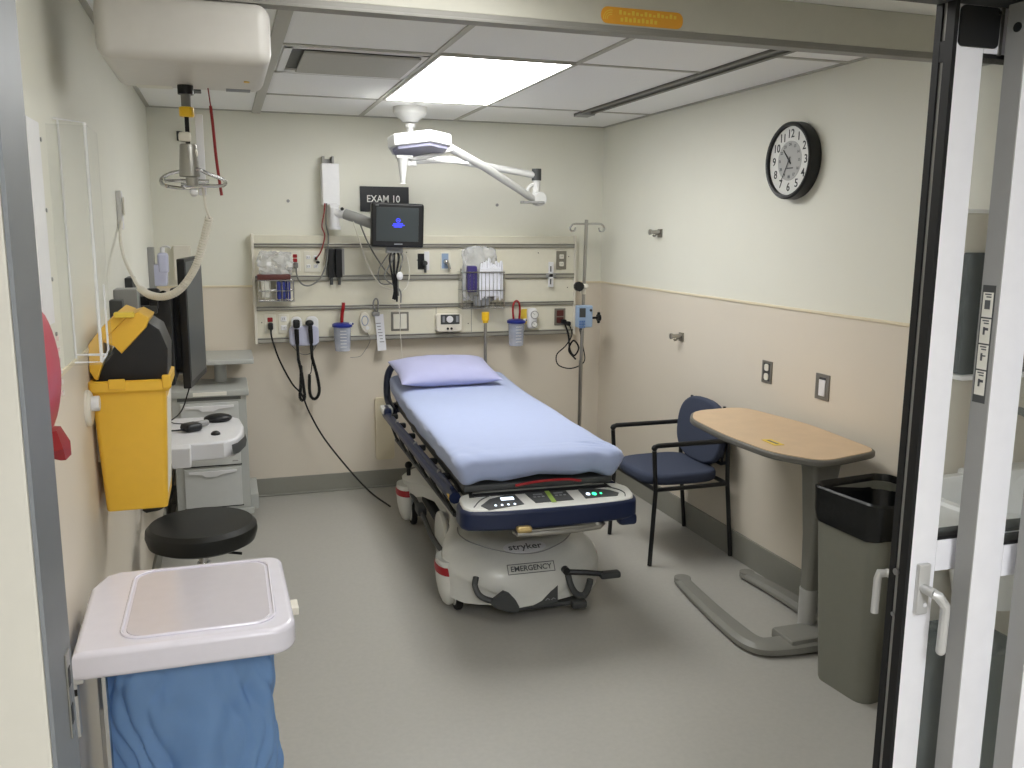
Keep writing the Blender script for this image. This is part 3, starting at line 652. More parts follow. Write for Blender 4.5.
cable([(2.235, HY - .05, 1.07), (2.25, HY - .06, 1.0), (2.20, 5.56, .93), (2.13, 5.55, .87), (2.14, 5.54, .80), (2.22, 5.5, .78), (2.29, 5.45, .83), (2.27, 5.42, .93), (2.24, 5.42, 1.06)], .004, 'black_rubber', 'thin black cable loop hanging between the dark red outlet and the pump')
cable([(2.20, HY - .05, 1.08), (2.225, HY - .06, 1.0), (2.23, 5.56, .90), (2.26, 5.55, .86), (2.27, 5.5, .92), (2.23, 5.5, .97), (2.21, 5.53, .90), (2.25, 5.5, .84)], .006, 'black_rubber', 'thick bundled black cable below the dark red outlet')

# ------------------------------------------------------------------ wall arm + monitor
T = thing('monitor_bracket', 'white wall column with jointed grey arm holding the monitor', 'monitor arm', (.65, D, 1.65))
MB().bb((.596, 5.60, 1.848), (.700, D + .002, 2.10), .004).build('column_cover', 'white_paint', T)
MB().bb((.605, 5.64, 2.09), (.618, D, 2.145)).bb((.662, 5.64, 2.09), (.675, D, 2.145)).bb((.61, D - .02, 2.09), (.67, D, 2.13)).build('wall_channel', 'grey_plastic', T)
MB().cyl((.66, 5.57, 1.72), (.66, 5.57, 1.835), .03, bev=.004).bb((.63, 5.57, 1.70), (.69, D, 1.86), .01).cyl((.66, 5.57, 1.70), (.66, 5.57, 1.72), .036).build('pivot', 'white_plastic', T)
MB().cyl((.655, 5.57, 1.80), (.72, 5.53, 1.792), .026).build('knuckle', 'white_plastic', T)
MB().tube([(.72, 5.53, 1.795), (.80, 5.48, 1.765), (.96, 5.40, 1.70)], .032, 14, 5).build('arm', 'grey_plastic', T)
MB().cyl((.70, 5.52, 1.825), (.70, 5.50, 1.825), .01).build('knob', 'black_plastic', T)
MB().cyl((.97, 5.41, 1.66), (.97, 5.41, 1.76), .03).box((.99, 5.37, 1.71), (.10, .06, .10), .01).build('mount_head', 'grey_plastic', T)
T = thing('monitor', 'black patient monitor with dark screen and small blue logo above the pillow', 'monitor', (1.0, 5.3, 1.6))
ry = Matrix.Rotation(R(1.5), 4, 'Y')
MB().box((1.003, 5.325, 1.729), (.318, .055, .262), .014, rot=ry, seg=3).build('bezel', 'black_plastic', T)
MB().box((1.000, 5.297, 1.733), (.255, .003, .20), .002, rot=ry).build('screen', 'screen_dark', T)
lg = MB().tube([(1.004 + .012 * math.cos(a), 5.295, 1.757 + .011 * math.sin(a)) for a in [2 * math.pi * k / 16 for k in range(16)]], .0022, 5, closed=True)
for k, (w, o) in enumerate(((.058, 0), (.075, .002), (.05, -.002))): lg.box((1.003 + o, 5.295, 1.737 - k * .009), (w, .001, .006), 0)
lg.bb((.996, 5.2945, 1.755), (1.012, 5.2955, 1.759))
lg.build('screen_logo', 'screen_blue', T)
MB().box((1.003, 5.296, 1.617), (.05, .002, .007), 0).box((.88, 5.296, 1.846), (.02, .002, .004), 0).build('bezel_mark', 'grey_print', T)
MB().box((.99, 5.37, 1.585), (.10, .05, .05), .006).build('cable_port', 'grey_plastic', T)
random.seed(9)
for k, (x, m, r) in enumerate(((.975, 'black_rubber', .006), (.99, 'black_rubber', .007), (1.01, 'black_rubber', .006), (1.025, 'cable_grey', .005), (.955, 'cable_grey', .005))):
    e = 1.26 + .05 * random.random()
    cb = MB().tube([(x, 5.36, 1.57), (x + .01 * (k - 2), 5.33, 1.53), (.995 + .012 * (k - 2) * (1 if k < 4 else -3), 5.34, 1.42), (1.0 + .008 * (k - 2), 5.35, 1.34), (1.0 + .012 * (k - 2), 5.36, e)], r, 6, 6)
    tag(cb.build('monitor_cable', m), ('black' if k < 3 else 'grey') + ' monitor lead hanging in the bundle below the monitor', 'cable', 'dark leads bundled below the monitor' if k < 3 else 'grey leads below the monitor')
cable([(1.02, 5.36, 1.57), (1.06, 5.36, 1.55), (1.085, 5.38, 1.45), (1.07, 5.39, 1.36), (1.02, 5.40, 1.30), (1.03, 5.42, 1.20)], .0035, 'cable_white', 'white monitor lead curving to the right of the black bundle', 'monitor_cable')
cable([(.76, 5.48, 1.76), (.80, 5.47, 1.62), (.86, 5.5, 1.46), (.93, 5.52, 1.36), (1.0, 5.5, 1.33), (1.06, 5.5, 1.30)], .004, 'cable_white', 'pale cable drooping from the monitor arm across the headwall', 'monitor_cable')
cable([(.80, 5.47, 1.74), (.86, 5.48, 1.60), (.96, 5.52, 1.45), (1.04, 5.54, 1.38)], .0045, 'cable_grey', 'grey cable running diagonally from the monitor arm behind the leads', 'monitor_cable')
cable([(.955, 5.36, 1.56), (.90, 5.4, 1.46), (.91, 5.42, 1.38), (.99, 5.42, 1.38), (1.03, 5.4, 1.46)], .004, 'cable_grey', 'grey lead looping left of the black monitor leads', 'monitor_cable')
tag(MB().sph((1.015, 5.33, 1.425), .02, (1, .6, 1.3)).build('cable_connector', 'white_plastic'), 'white connector tied among the monitor leads', 'connector')
cable([(1.04, 5.5, 1.26), (1.05, 5.52, 1.05), (1.055, 5.5, .90), (1.045, 5.49, .86)], .002, 'cable_white', 'thin white line hanging down behind the pillow', 'monitor_cable')

# sign
T = thing('room_sign', 'black wall sign reading EXAM 10 partly behind the monitor', 'sign', (.985, D, 1.82))
MB().bb((.838, D - .012, 1.815), (1.150, D + .001, 1.972), .002).build('board', 'sign_black', T)
MB().text('EXAM 10', .062, (.985, D - .0135, 1.893), X, Z, .0015, cond=.88).build('lettering', 'text_white', T)
scr = MB()
for x, z in ((.395, 1.873), (1.746, 1.869)): scr = MB().cyl((x, D - .006, z), (x, D, z), .01, seg=10); tag(scr.build('wall_anchor', 'grey_plastic'), 'small round wall anchor ' + ('left of the white bracket' if x < 1 else 'right of the EXAM sign below the lamp arm'), 'anchor')
tag(MB().bb((-.23, D - .02, 2.21), (-.195, D, 2.265), .003).build('wall_sensor', 'dark_grey_plastic'), 'tiny dark sensor high on the back wall near the left corner', 'sensor')
tag(MB().prism(rrect(.125, .42, .02), (.965, D + .001, .40), X, Z, .03, .004).build('access_box', 'trim_cream'), 'tall beige cover plate on the back wall behind the bed head', 'cover plate')

# ------------------------------------------------------------------ exam lamp
T = thing('exam_lamp', 'white ceiling mounted exam lamp with angled arms over the bed head', 'lamp', (1.06, 5.2, H))
MB().lathe([(.045, 0), (.056, .015), (.084, .032), (.098, .05), (.098, .085)], (1.064, 5.2, H - .084), 32).build('ceiling_canopy', 'lamp_white', T)
MB().cyl((1.064, 5.2, 2.12), (1.064, 5.2, 2.31), .020).cyl((1.064, 5.2, 2.285), (1.064, 5.2, 2.305), .03).build('stem', 'lamp_white', T)
MB().tube([(1.064, 5.2, 2.10), (1.30, 5.2, 2.115), (1.84, 5.2, 2.035)], .021, 12).cyl((1.064, 5.2, 2.07), (1.064, 5.2, 2.14), .035).build('upper_arm', 'lamp_white', T)
MB().cyl((1.845, 5.2, 2.005), (1.845, 5.2, 2.075), .029).build('elbow_cap', 'dark_grey_plastic', T)
MB().cyl((1.845, 5.2, 1.90), (1.845, 5.2, 2.01), .024).tube([(1.845, 5.2, 1.99), (1.80, 5.2, 1.965), (1.79, 5.2, 1.93), (1.80, 5.19, 1.89)], .012, 8, 5).cyl((1.86, 5.16, 1.895), (1.86, 5.24, 1.895), .042, bev=.005).build('elbow', 'lamp_white', T)
MB().tube([(1.83, 5.19, 1.89), (1.45, 4.98, 2.06), (1.21, 4.83, 2.145)], .023, 12).build('lower_arm', 'lamp_white', T)
MB().bb((1.74, 5.14, 1.865), (1.88, 5.2, 1.88), .004).build('elbow_foot', 'grey_plastic', T)
MB().tube([(1.21, 4.83, 2.135), (1.10, 4.80, 2.10), (.98, 4.79, 2.075)], .012, 8, 4).tube([(.97, 4.79, 2.075), (1.32, 4.86, 2.070)], .008, 8).build('yoke', 'lamp_white', T)
hx = [(-.17, -.01), (-.145, -.07), (.035, -.145), (.165, -.07), (.155, .05), (.02, .13), (-.13, .10)]
EH = V((0, .975, -.22)); XH = V((1, 0, .03)).normalized()
lh = MB().prism(hx, (1.03, 4.80, 2.128), XH, EH, .066, .009).build('lamp_head', 'lamp_white', T)
MB().prism([(x * .86, y * .86) for x, y in hx], (1.03, 4.794, 2.112), XH, EH, .02, .003).build('lens', 'lamp_lens', lh)
MB().lathe([(.022, 0), (.012, .004), (.018, .05), (.026, .11), (.034, .135)], (.935, 4.78, 1.945), 16).bb((.90, 4.765, 2.075), (.99, 4.80, 2.095), .004).build('handle', 'lamp_white', T)

# ------------------------------------------------------------------ IV pole
T = thing('iv_pole', 'tall steel IV pole with twin hooks standing by the right back corner', 'IV pole', (2.245, 5.4, 0))
MB().cyl((2.245, 5.4, .06), (2.245, 5.4, .85), .013).build('lower_tube', 'steel', T)
MB().cyl((2.248, 5.4, .85), (2.266, 5.4, 1.775), .0115).build('upper_tube', 'steel', T)
MB().tube([(2.165, 5.4, 1.742), (2.152, 5.4, 1.722), (2.160, 5.4, 1.702), (2.182, 5.4, 1.704), (2.190, 5.4, 1.725)], .006, 6, 5).tube([(2.165, 5.4, 1.742), (2.185, 5.4, 1.747), (2.26, 5.4, 1.748), (2.355, 5.4, 1.749), (2.382, 5.4, 1.742)], .007, 8, 5).tube([(2.382, 5.4, 1.742), (2.394, 5.4, 1.722), (2.385, 5.4, 1.702), (2.362, 5.4, 1.704), (2.354, 5.4, 1.725)], .006, 6, 5).build('hook_bar', 'chrome', T)
MB().cyl((2.21, 5.36, 1.343), (2.21, 5.39, 1.343), .032, seg=10).cyl((2.21, 5.38, 1.343), (2.25, 5.4, 1.343), .008).build('knob', 'black_plastic', T)
MB().cyl((2.254, 5.4, 1.29), (2.254, 5.4, 1.36), .016).sph((2.262, 5.38, 1.343), .018).build('clamp_collar', 'warm_white_plastic', T)
bs = MB()
for k in range(5):
    a = R(72 * k + 20); bs.tube([(2.245, 5.4, .075), (2.245 + .2 * math.cos(a), 5.4 + .2 * math.sin(a), .055)], .012, 8)
bs.cyl((2.245, 5.4, .05), (2.245, 5.4, .10), .03).build('base', 'steel', T)
for k in range(5):
    a = R(72 * k + 20); x, y = 2.245 + .2 * math.cos(a), 5.4 + .2 * math.sin(a)
    MB().cyl((x - .009, y, .025), (x + .009, y, .025), .025, seg=16).build('caster', 'black_rubber', T)
T = thing('infusion_pump', 'pale blue infusion pump clamped on the steel IV pole', 'pump', (2.245, 5.36, 1.06))
MB().box((2.242, 5.355, 1.148), (.105, .064, .145), .01).build('body', 'pump_blue', T)
MB().bb((2.197, 5.319, 1.145), (2.240, 5.324, 1.205), .002).build('display', 'dark_grey_plastic', T)
k_ = MB()
for i in range(3):
    for j in range(3): k_.bb((2.195 + j * .015, 5.3145, 1.075 + i * .018), (2.206 + j * .015, 5.3175, 1.088 + i * .018))
k_.build('keypad', 'label_blue', T)
MB().cyl((2.275, 5.318, 1.19), (2.275, 5.312, 1.19), .008).cyl((2.205, 5.318, 1.068), (2.205, 5.312, 1.068), .008).build('button', 'dark_grey_plastic', T)
MB().cyl((2.295, 5.37, 1.135), (2.345, 5.37, 1.135), .008).cyl((2.345, 5.37, 1.135), (2.365, 5.37, 1.135), .024, seg=8).box((2.355, 5.37, 1.135), (.018, .02, .075), .006).build('clamp_knob', 'black_plastic', T)
MB().cyl((2.245, 5.39, 1.137), (2.245, 5.42, 1.137), .02).build('pole_clamp', 'grey_plastic', T)

# ------------------------------------------------------------------ right wall fittings
def coat_hook(y, z, label):
    t = thing('coat_hook', label, 'hook', (XR, y, z))
    MB().box((XR - .002, y, z), (.012, .05, .05), .002).build('plate', 'plate_steel', t)
    MB().cyl((XR - .005, y, z + .006), (XR - .07, y, z + .006), .013, .011).cyl((XR - .062, y, z + .006), (XR - .075, y, z + .006), .017, bev=.002).tube([(XR - .02, y, z), (XR - .04, y, z - .018), (XR - .05, y, z - .01)], .006, 6, 4).build('peg', 'steel', t)
coat_hook(4.83, 1.692, 'steel coat hook on the right wall above the paint line')
coat_hook(4.52, 1.100, 'steel coat hook on the right wall below the paint line')
T = thing('wall_outlet', 'dark framed double outlet on the right wall left of the light switch', 'outlet', (XR, 3.655, 1.03))
MB().bb((XR - .006, 3.615, .972), (XR + .001, 3.697, 1.082), .002).build('faceplate', 'plate_steel', T)
for zz in (1.05, 1.004): MB().prism(rrect(.034, .034, .012), (XR - .005, 3.656, zz), -Y, Z, .004).build('socket', 'plate_cream', T)
MB().bb((XR - .0062, 3.628, .983), (XR - .0052, 3.684, 1.071)).build('recess', 'dark_grey_plastic', T)
T = thing('light_switch', 'white rocker switch in a steel frame on the right wall above the table', 'switch', (XR, 3.232, 1.02))
MB().bb((XR - .006, 3.185, .967), (XR + .001, 3.279, 1.083), .002).build('faceplate', 'plate_steel', T)
MB().bb((XR - .010, 3.208, .985), (XR - .005, 3.250, 1.058), .002).build('rocker', 'white_plastic', T)
MB().bb((XR - .0075, 3.208, 1.058), (XR - .005, 3.250, 1.068)).build('top_slot', 'dark_grey_plastic', T)

# clock
cy, cz = 3.512, 2.022
T = thing('wall_clock', 'round black rimmed wall clock on the right wall', 'clock', (XR, cy, cz))
MB().lathe([(.145, 0), (.168, .002), (.172, .012), (.171, .056), (.164, .063), (.154, .061), (.150, .030)], (XR, cy, cz), 64, axis=(-1, 0, 0)).build('rim', 'black_plastic', T)
MB().lathe([(.152, .0), (.152, .044)], (XR - .002, cy, cz), 64, axis=(-1, 0, 0)).build('dial', 'clock_face', T)
MB().lathe([(.088, .0), (.088, .0012)], (XR - .046, cy, cz), 48, axis=(-1, 0, 0)).build('inner_disc', 'clock_centre', T)
for k in range(1, 13):
    a = R(90 - 30 * k)
    MB().text(str(k), .052, (XR - .0465, cy - .118 * math.cos(a), cz + .118 * math.sin(a)), -Y, Z, .001).build('numeral', 'black_plastic', T)
    MB().text(str(k + 12), .018, (XR - .0477, cy - .072 * math.cos(a), cz + .072 * math.sin(a)), -Y, Z, .0006).build('small_numeral', 'text_grey', T)
def hand(ang, L, w, x, name, m):
    a = R(90 - ang); d = -Y * math.cos(a) + Z * math.sin(a); p = V((x, cy, cz))
    s_ = d.cross(X)
    MB().loft([[p - d * .02 + s_ * w, p - d * .02 - s_ * w, p - d * .02 - s_ * w - X * .001, p - d * .02 + s_ * w - X * .001], [p + d * L + s_ * w * .5, p + d * L - s_ * w * .5, p + d * L - s_ * w * .5 - X * .001, p + d * L + s_ * w * .5 - X * .001]]).build(name, m, T)
hand(317, .068, .0042, XR - .049, 'hour_hand', 'black_plastic'); hand(210, .105, .003, XR - .051, 'minute_hand', 'black_plastic')
MB().bb((XR - .0480, cy - .03, cz - .036), (XR - .0475, cy + .018, cz - .030)).build('dial_marking', 'text_grey', T)
MB().cyl((XR - .046, cy, cz), (XR - .054, cy, cz), .005).build('centre_cap', 'text_grey', T)

# ------------------------------------------------------------------ chair
T = thing('armchair', 'black framed chair with slate blue upholstery against the right wall', 'chair', (2.25, 4.12, 0))
yN, yF, xF, xB = 3.87, 4.37, 2.02, 2.45
def fr(pts, n=0, r=.0115): return MB().tube(pts, r, 10, n)
for y, nm in ((yN, 0), (yF, 1)):
    fr([(xF - .005, y, .005), (xF + .015, y, .40), (xF, y, .61)]).sph((xF, y, .625), .0155).build('leg', 'black_plastic', T)
    fr([(xB + .04, y, .005), (xB, y, .42), (xB - .005, y, .64)]).build('leg', 'black_plastic', T)
    fr([(xF - .003, y, .615), (xF + .002, y, .630), (xF + .02, y, .636), (xB - .03, y, .636), (xB - .008, y, .632), (xB - .005, y, .63)], r=.0125).build('armrest', 'black_plastic', T)
fr([(xF + .015, yN, .405), (xF + .015, yF, .405)]).tube([(xF + .015, yN, .405), (xB, yN, .405)], .0115, 10).tube([(xF + .015, yF, .405), (xB, yF, .405)], .0115, 10).tube([(xB, yN, .405), (xB, yF, .405)], .0115, 10).build('seat_frame', 'black_plastic', T)
fr([(xB - .003, yN, .52), (xB - .01, yN + .05, .50), (xB - .01, yF - .05, .50), (xB - .003, yF, .52)], 0, .009).tube([(xB, yN + .06, .50), (xB + .012, yN + .08, .80)], .008, 8).tube([(xB, yF - .06, .50), (xB + .012, yF - .08, .80)], .008, 8).build('back_frame', 'black_plastic', T)
sp = []
for k in range(40):
    a = 2 * math.pi * k / 40; c_, s_ = math.cos(a), math.sin(a)
    sp.append((2.225 + .225 * math.copysign(abs(c_) ** .55, c_), 4.12 + (.232 + .01 * c_) * math.copysign(abs(s_) ** .6, s_)))
MB().prism(sp, (0, 0, .412), X, Y, .06, .022, 4).build('seat', 'chair_fabric', T)
bp = []
for k in range(40):
    a = 2 * math.pi * k / 40; c_, s_ = math.cos(a), math.sin(a)
    bp.append((.238 * math.copysign(abs(c_) ** .75, c_), .175 * math.copysign(abs(s_) ** .8, s_)))
MB().prism(bp, (2.452, 4.12, .640), -Y, V((.10, 0, .995)), .045, .018, 4).build('backrest', 'chair_fabric', T)

# ------------------------------------------------------------------ overbed table
T = thing('overbed_table', 'overbed table with light wood top on a grey C-shaped base', 'table', (2.25, 3.0, 0))
tz = .86
def round_poly(P, rad, n=6):
    out = []
    for i in range(len(P)):
        p, a, b = V(P[i]), V(P[i - 1]), V(P[(i + 1) % len(P)]); r_ = rad[i]
        p1 = p + (a - p).normalized() * r_; p2 = p + (b - p).normalized() * r_
        for k in range(n + 1):
            t_ = k / n; q = p1 * (1 - t_) ** 2 + p * 2 * t_ * (1 - t_) + p2 * t_ ** 2; out.append((q.x, q.y))
    return out
oc = round_poly([(2.00, 3.50), (2.10, 3.66), (2.39, 3.68), (2.465, 3.25), (2.425, 2.745), (2.10, 2.66), (1.985, 2.83), (1.965, 3.15)], [.06, .08, .10, .12, .07, .07, .08, .12])
cx_, cy_ = 2.23, 3.17
MB().prism(oc, (0, 0, tz - .03), X, Y, .026, .008, 3).build('edge_band', 'table_edge', T)
MB().prism([(cx_ + (x - cx_) * .955, cy_ + (y - cy_) * .975) for x, y in oc], (0, 0, tz - .006), X, Y, .005, .002).build('tabletop', 'wood_laminate', T)
lb = MB().box((2.09, 2.98, tz), (.045, .10, .0015), 0, rot=Matrix.Rotation(R(-4), 4, 'Z')).build('label_sticker', 'label_yellow', T)
MB().box((2.09, 2.98, tz + .001), (.012, .07, .0008), 0).build('print', 'text_grey', lb)
MB().loft([[(2.302 + dx + p[0], 2.96 + p[1], z) for p in rrect(w, d, .02)] for w, d, z, dx in ((.062, .065, .20, 0), (.075, .08, .45, .004), (.12, .10, .70, .012), (.15, .12, .832, .015))]).build('column', 'table_grey', T)
MB().bb((2.275, 2.893, .775), (2.345, 2.900, .805)).build('column_label', 'label_white', T)
MB().cyl((2.298, 2.96, .05), (2.298, 2.96, .215), .038).build('sleeve', 'brushed_alu', T)
MB().bb((2.32, 2.96, .80), (2.37, 3.35, .83), .006).build('support_arm', 'table_grey', T)
def leg_(pts2, w0):
    P = catmull([(a, b, 0) for a, b in pts2], 6); rings = []
    for i, p in enumerate(P):
        t_ = (P[min(i + 1, len(P) - 1)] - P[max(i - 1, 0)]).normalized(); n_ = V((-t_.y, t_.x, 0)); w = w0 * (1 - .35 * i / (len(P) - 1)); hgt = .055 - .018 * i / (len(P) - 1)
        rings.append([p + n_ * w + Z * .012, p + n_ * w + Z * (hgt - .015), p + n_ * w * .6 + Z * hgt, p - n_ * w * .6 + Z * hgt, p - n_ * w + Z * (hgt - .015), p - n_ * w + Z * .012])
    return MB().loft(rings)
m_ = leg_([(2.33, 2.86), (2.11, 2.865), (2.015, 2.91), (2.01, 3.1), (2.03, 3.35), (2.062, 3.61)], .062); m_.cyl((2.062, 3.61, .012), (2.062, 3.61, .037), .0405)
m_.build('leg', 'table_grey', T)
m_ = leg_([(2.34, 2.87), (2.40, 2.93), (2.43, 3.1), (2.428, 3.35), (2.405, 3.58)], .056); m_.cyl((2.405, 3.58, .012), (2.405, 3.58, .037), .0365)
m_.build('leg', 'table_grey', T)
MB().box((2.25, 2.89, .038), (.26, .15, .055), .018).build('base_hub', 'table_grey', T)
for x, y in ((2.08, 3.56), (2.405, 3.54), (2.10, 2.90), (2.38, 2.92)): MB().cyl((x - .012, y, .014), (x + .012, y, .014), .014, seg=12).build('caster', 'black_rubber', T)

# ------------------------------------------------------------------ waste bin
rb = Matrix.Rotation(R(-6), 4, 'Z')
T = thing('waste_bin', 'tall grey waste bin lined with black bag beside the overbed table', 'bin', (2.268, 2.55, 0), R(6))
def ring(w, d, r, z, jit=0, seed=0):
    return [(p[0], p[1], z + (noise.noise(V((p[0] * 14, p[1] * 14, seed))) * jit)) for p in rrect(w, d, r, 8)]
MB().loft([ring(.29, .25, .05, .0), ring(.295, .255, .05, .01), ring(.35, .33, .06, .70), ring(.355, .335, .06, .745), ring(.34, .32, .06, .745), ring(.285, .245, .05, .04)]).build('bin_body', 'bin_grey', T, local=True)
rg = [ring(.362, .342, .06, .635, .02, 3), ring(.372, .352, .062, .68, .01, 1), ring(.374, .354, .062, .735), ring(.376, .356, .062, .765), ring(.366, .346, .062, .772), ring(.345, .325, .06, .75), ring(.30, .28, .06, .62, .04, 5), ring(.22, .2, .06, .50, .06, 8), ring(.1, .1, .04, .47, .05, 2)]
bgm = MB().loft(rg, cap=False)
for v in bgm.bm.verts:
    v.co += V((noise.noise(v.co * 22), noise.noise(v.co * 22 + V((4, 0, 0))), 0)) * .006
bgm.build('bin_liner', 'black_bag', T, local=True)

# ------------------------------------------------------------------ BED
BR = R(-2.3)
BED = thing('hospital_stretcher', 'hospital stretcher with lavender sheet and white base in the middle of the room', 'bed', (1.232, 3.36, 0), BR)
def B(name, mb, m, parent=BED, smooth=35): return mb.build(name, m, parent, local=True, smooth=smooth)
# mattress with fitted sheet
def mattress():
    L, W, zt, zb = 2.02, .735, .785, .655
    b = bmesh.new(); nu, nv = 96, 170; prof = []
    # cross-section ring: (u,z) superellipse-like
    def sec(v):
        out = []; e = 1
        f = min(1, v / .06) if v < .06 else 1; hf = min(1, (L - v) / .06)
        sh = math.sqrt(max(0, 1 - (1 - f) ** 2)); sh2 = math.sqrt(max(0, 1 - (1 - hf) ** 2)); s_ = min(sh, sh2)
        for k in range(nu):
            a = 2 * math.pi * k / nu; c_, q = math.cos(a), math.sin(a)
            u = (W / 2 - .03 * (1 - s_)) * math.copysign(abs(c_) ** .28, c_); z = (zt + zb) / 2 + (zt - zb) / 2 * (.45 + .55 * s_) * math.copysign(abs(q) ** .38, q)
            out.append([u, v, z])
        return out
    rings = [sec(v) for v in [0, .004, .012, .025, .045] + [.06 + (L - .12) * i / nv for i in range(nv + 1)] + [L - .045, L - .025, L - .012, L - .004, L]]
    for r in rings:
        for p in r:
            u, v, z = p
            top = z > .75
            n1 = noise.noise(V((u * 5, v * 4, 1.3))) * .004
            cr = 0
            if v < .30:    # sheet gathered at the foot
                w = (1 - v / .30)
                ang = math.atan2(v - .0, u - .30)
                cr = w * (math.sin(u * 60 + v * 40 + 3 * noise.noise(V((u * 6, v * 6, 0)))) * .0022 + noise.noise(V((u * 9, v * 18, 4))) * .006)
                d2 = (u - .27) ** 2 + (v - .10) ** 2
                cr -= math.exp(-d2 / .008) * (1 - abs(math.sin((v + u * .5) * 62 + noise.noise(V((u * 8, v * 8, 2))) * 2))) ** 2 * .020
                if z < .70:
                    z -= w * .030 * (abs(u / .36) ** 3) * (1.2 + (u > 0) * .1) - w * .012
                u += w * .02 * max(0, (u / .36)) ** 3
            zz = z + (n1 + cr if z > .70 else n1 * 2)
            if not top: u += noise.noise(V((u * 3, v * 9, z * 20))) * .006; v += noise.noise(V((u * 12, v * 3, z * 16))) * .006 * (v < .1)
            zz += .035 * max(0, (v - 1.35) / .67) ** 1.5 * 1.0
            if z < .735:
                tp = min(1, (.735 - z) / .08); fl_ = max(0, 1 - v / .5)
                u *= 1 - tp * (.02 + .10 * fl_ ** 2)
                v += .025 * tp * max(0, 1 - v / .2)
                zz += fl_ * tp * .012 * math.sin(u * 26 + 1.5)
            if v < .16: v += .006 * noise.noise(V((u * 18, z * 30, 3))) + .004 * math.sin(u * 70 + z * 90) * (u > .12)
            p[0], p[1], p[2] = u, v, zz
    m = MB(); m.loft([[tuple(p) for p in r] for r in rings]); return m
ms_ = B('mattress', mattress(), 'sheet_fabric', smooth=80)
# litter frame
B('litter_deck', MB().bb((-.33, .03, .625), (.33, 1.98, .655), .008), 'dark_grey_plastic')
B('litter_frame', MB().tube([(-.30, .0, .60), (-.30, 2.0, .60)], .02, 10).tube([(.30, .0, .60), (.30, 2.0, .60)], .02, 10).bb((-.31, .25, .56), (.31, .33, .61), .01).bb((-.31, 1.45, .56), (.31, 1.53, .61), .01).bb((-.30, 0, .57), (.30, .04, .62), .01), 'black_plastic')
B('foot_strap', MB().tube([(-.12, -.012, .655), (-.02, -.02, .668), (.10, -.018, .668), (.17, -.012, .655)], .006, 6, 5), 'red_plastic')
for s in (-1, 1):
    ru = lambda v: s * (.350 + .03 * v)
    M2 = Matrix.Rotation(-s * R(1.7), 4, 'Z')
    def at(v, z, du=0): return (ru(v) + du * s, v, z)
    rl = B('side_rail', MB().tube([at(.10, .585), at(.5, .585), at(1.2, .587), at(1.80, .59)], .026, 10).box(at(1.84, .605), (.05, .13, .075), .02).box(at(.9, .60), (.018, 1.5, .05), .008, rot=M2), 'navy_plastic')
    lk = MB()
    for v in (.35, .62, .89, 1.16, 1.43, 1.68):
        lk.box(at(v, .612, -.02), (.04, .03, .03), .008)
        lk.tube([at(v, .56), at(v - .09, .51, -.01), at(v - .16, .48, -.02)], .008, 6)
    lk.tube([at(.18, .485, -.02), at(1.62, .485, -.02)], .012, 8); B('linkage', lk, 'black_plastic', rl)
    for v in (.40, .95, 1.48): B('rail_bolt', MB().sph(at(v, .622), .011), 'steel', rl)
    B('release_handle', MB().box(at(.13, .585, .0), (.05, .055, .03), .008), 'yellow_cap', rl)
# head push frame
B('head_frame', MB().tube([(-.36, 1.85, .60), (-.375, 2.02, .66), (-.37, 2.05, .78), (-.345, 2.05, .845), (-.30, 2.05, .865), (-.24, 2.05, .868)], .022, 10, 6).tube([(.36, 1.85, .60), (.37, 2.03, .66), (.37, 2.05, .71), (.33, 2.05, .74), (.20, 2.05, .745)], .018, 10, 6).bb((-.36, 1.98, .57), (.36, 2.04, .63), .015), 'navy_dark')
B('head_bumper', MB().bb((-.44, 1.80, .60), (-.37, 1.92, .64), .012), 'bed_white')
iv = B('bed_pole', MB().cyl((.272, 2.08, .58), (.272, 2.08, 1.14), .011), 'steel')
B('pole_cap', MB().cyl((.272, 2.08, 1.13), (.272, 2.08, 1.185), .025, bev=.004).cyl((.272, 2.08, 1.115), (.272, 2.08, 1.135), .018), 'yellow_cap', iv)
# foot control panel
fp = [(-.37, -.04), (-.365, -.085), (-.33, -.115), (-.2, -.140), (0, -.148), (.22, -.142), (.36, -.12), (.395, -.085), (.405, -.03), (.395, .02), (.33, .06), (.1, .07), (-.2, .07), (-.33, .05), (-.365, .02)]
fq = [(p.x, p.y) for p in catmull([(a, b, 0) for a, b in fp], 4, True)]
ET = V((0, math.cos(R(9)), math.sin(R(9))))
B('foot_bumper', MB().prism(fq, (0, 0, .505), X, Y, .085, .018, 4).box((.35, -.09, .50), (.08, .06, .05), .015), 'navy_plastic')
cpn = B('control_panel', MB().prism([(x * .965, y * .94) for x, y in fq], (0, 0, .588), X, ET, .024, .012, 4), 'bed_white')
def pan(poly, m='dark_grey_plastic', z=.612): return B('touch_pad', MB().prism([(x, (y - .015) * 1.35) for x, y in poly], (0, 0, z), X, ET, .003, .001), m, cpn)
def tilt(mb):
    for v_ in mb.bm.verts:
        x, y, z = v_.co; y = (y - .015) * 1.35; v_.co = V((x, 0, .612)) + ET * y + X.cross(ET) * (z - .6135)
    return mb
pan([(-.285, -.045), (-.235, -.005), (-.165, .012), (-.12, .012), (-.105, -.055), (-.26, -.075)])
pan([(-.075, .014), (.105, .014), (.112, -.052), (-.055, -.054)])
pan([(.16, .018), (.24, .012), (.295, -.006), (.325, -.03), (.31, -.048), (.165, -.050)])
B('panel_outline', tilt(MB().tube([(-.315, -.05, .615), (-.27, -.005, .616), (-.20, .026, .616), (-.15, .032, .616)], .0022, 5, 5).tube([(.22, .032, .616), (.29, .018, .616), (.335, -.008, .616), (.348, -.035, .616), (.34, -.055, .615)], .0022, 5, 5)), 'dark_grey_plastic', cpn)
ld = MB()
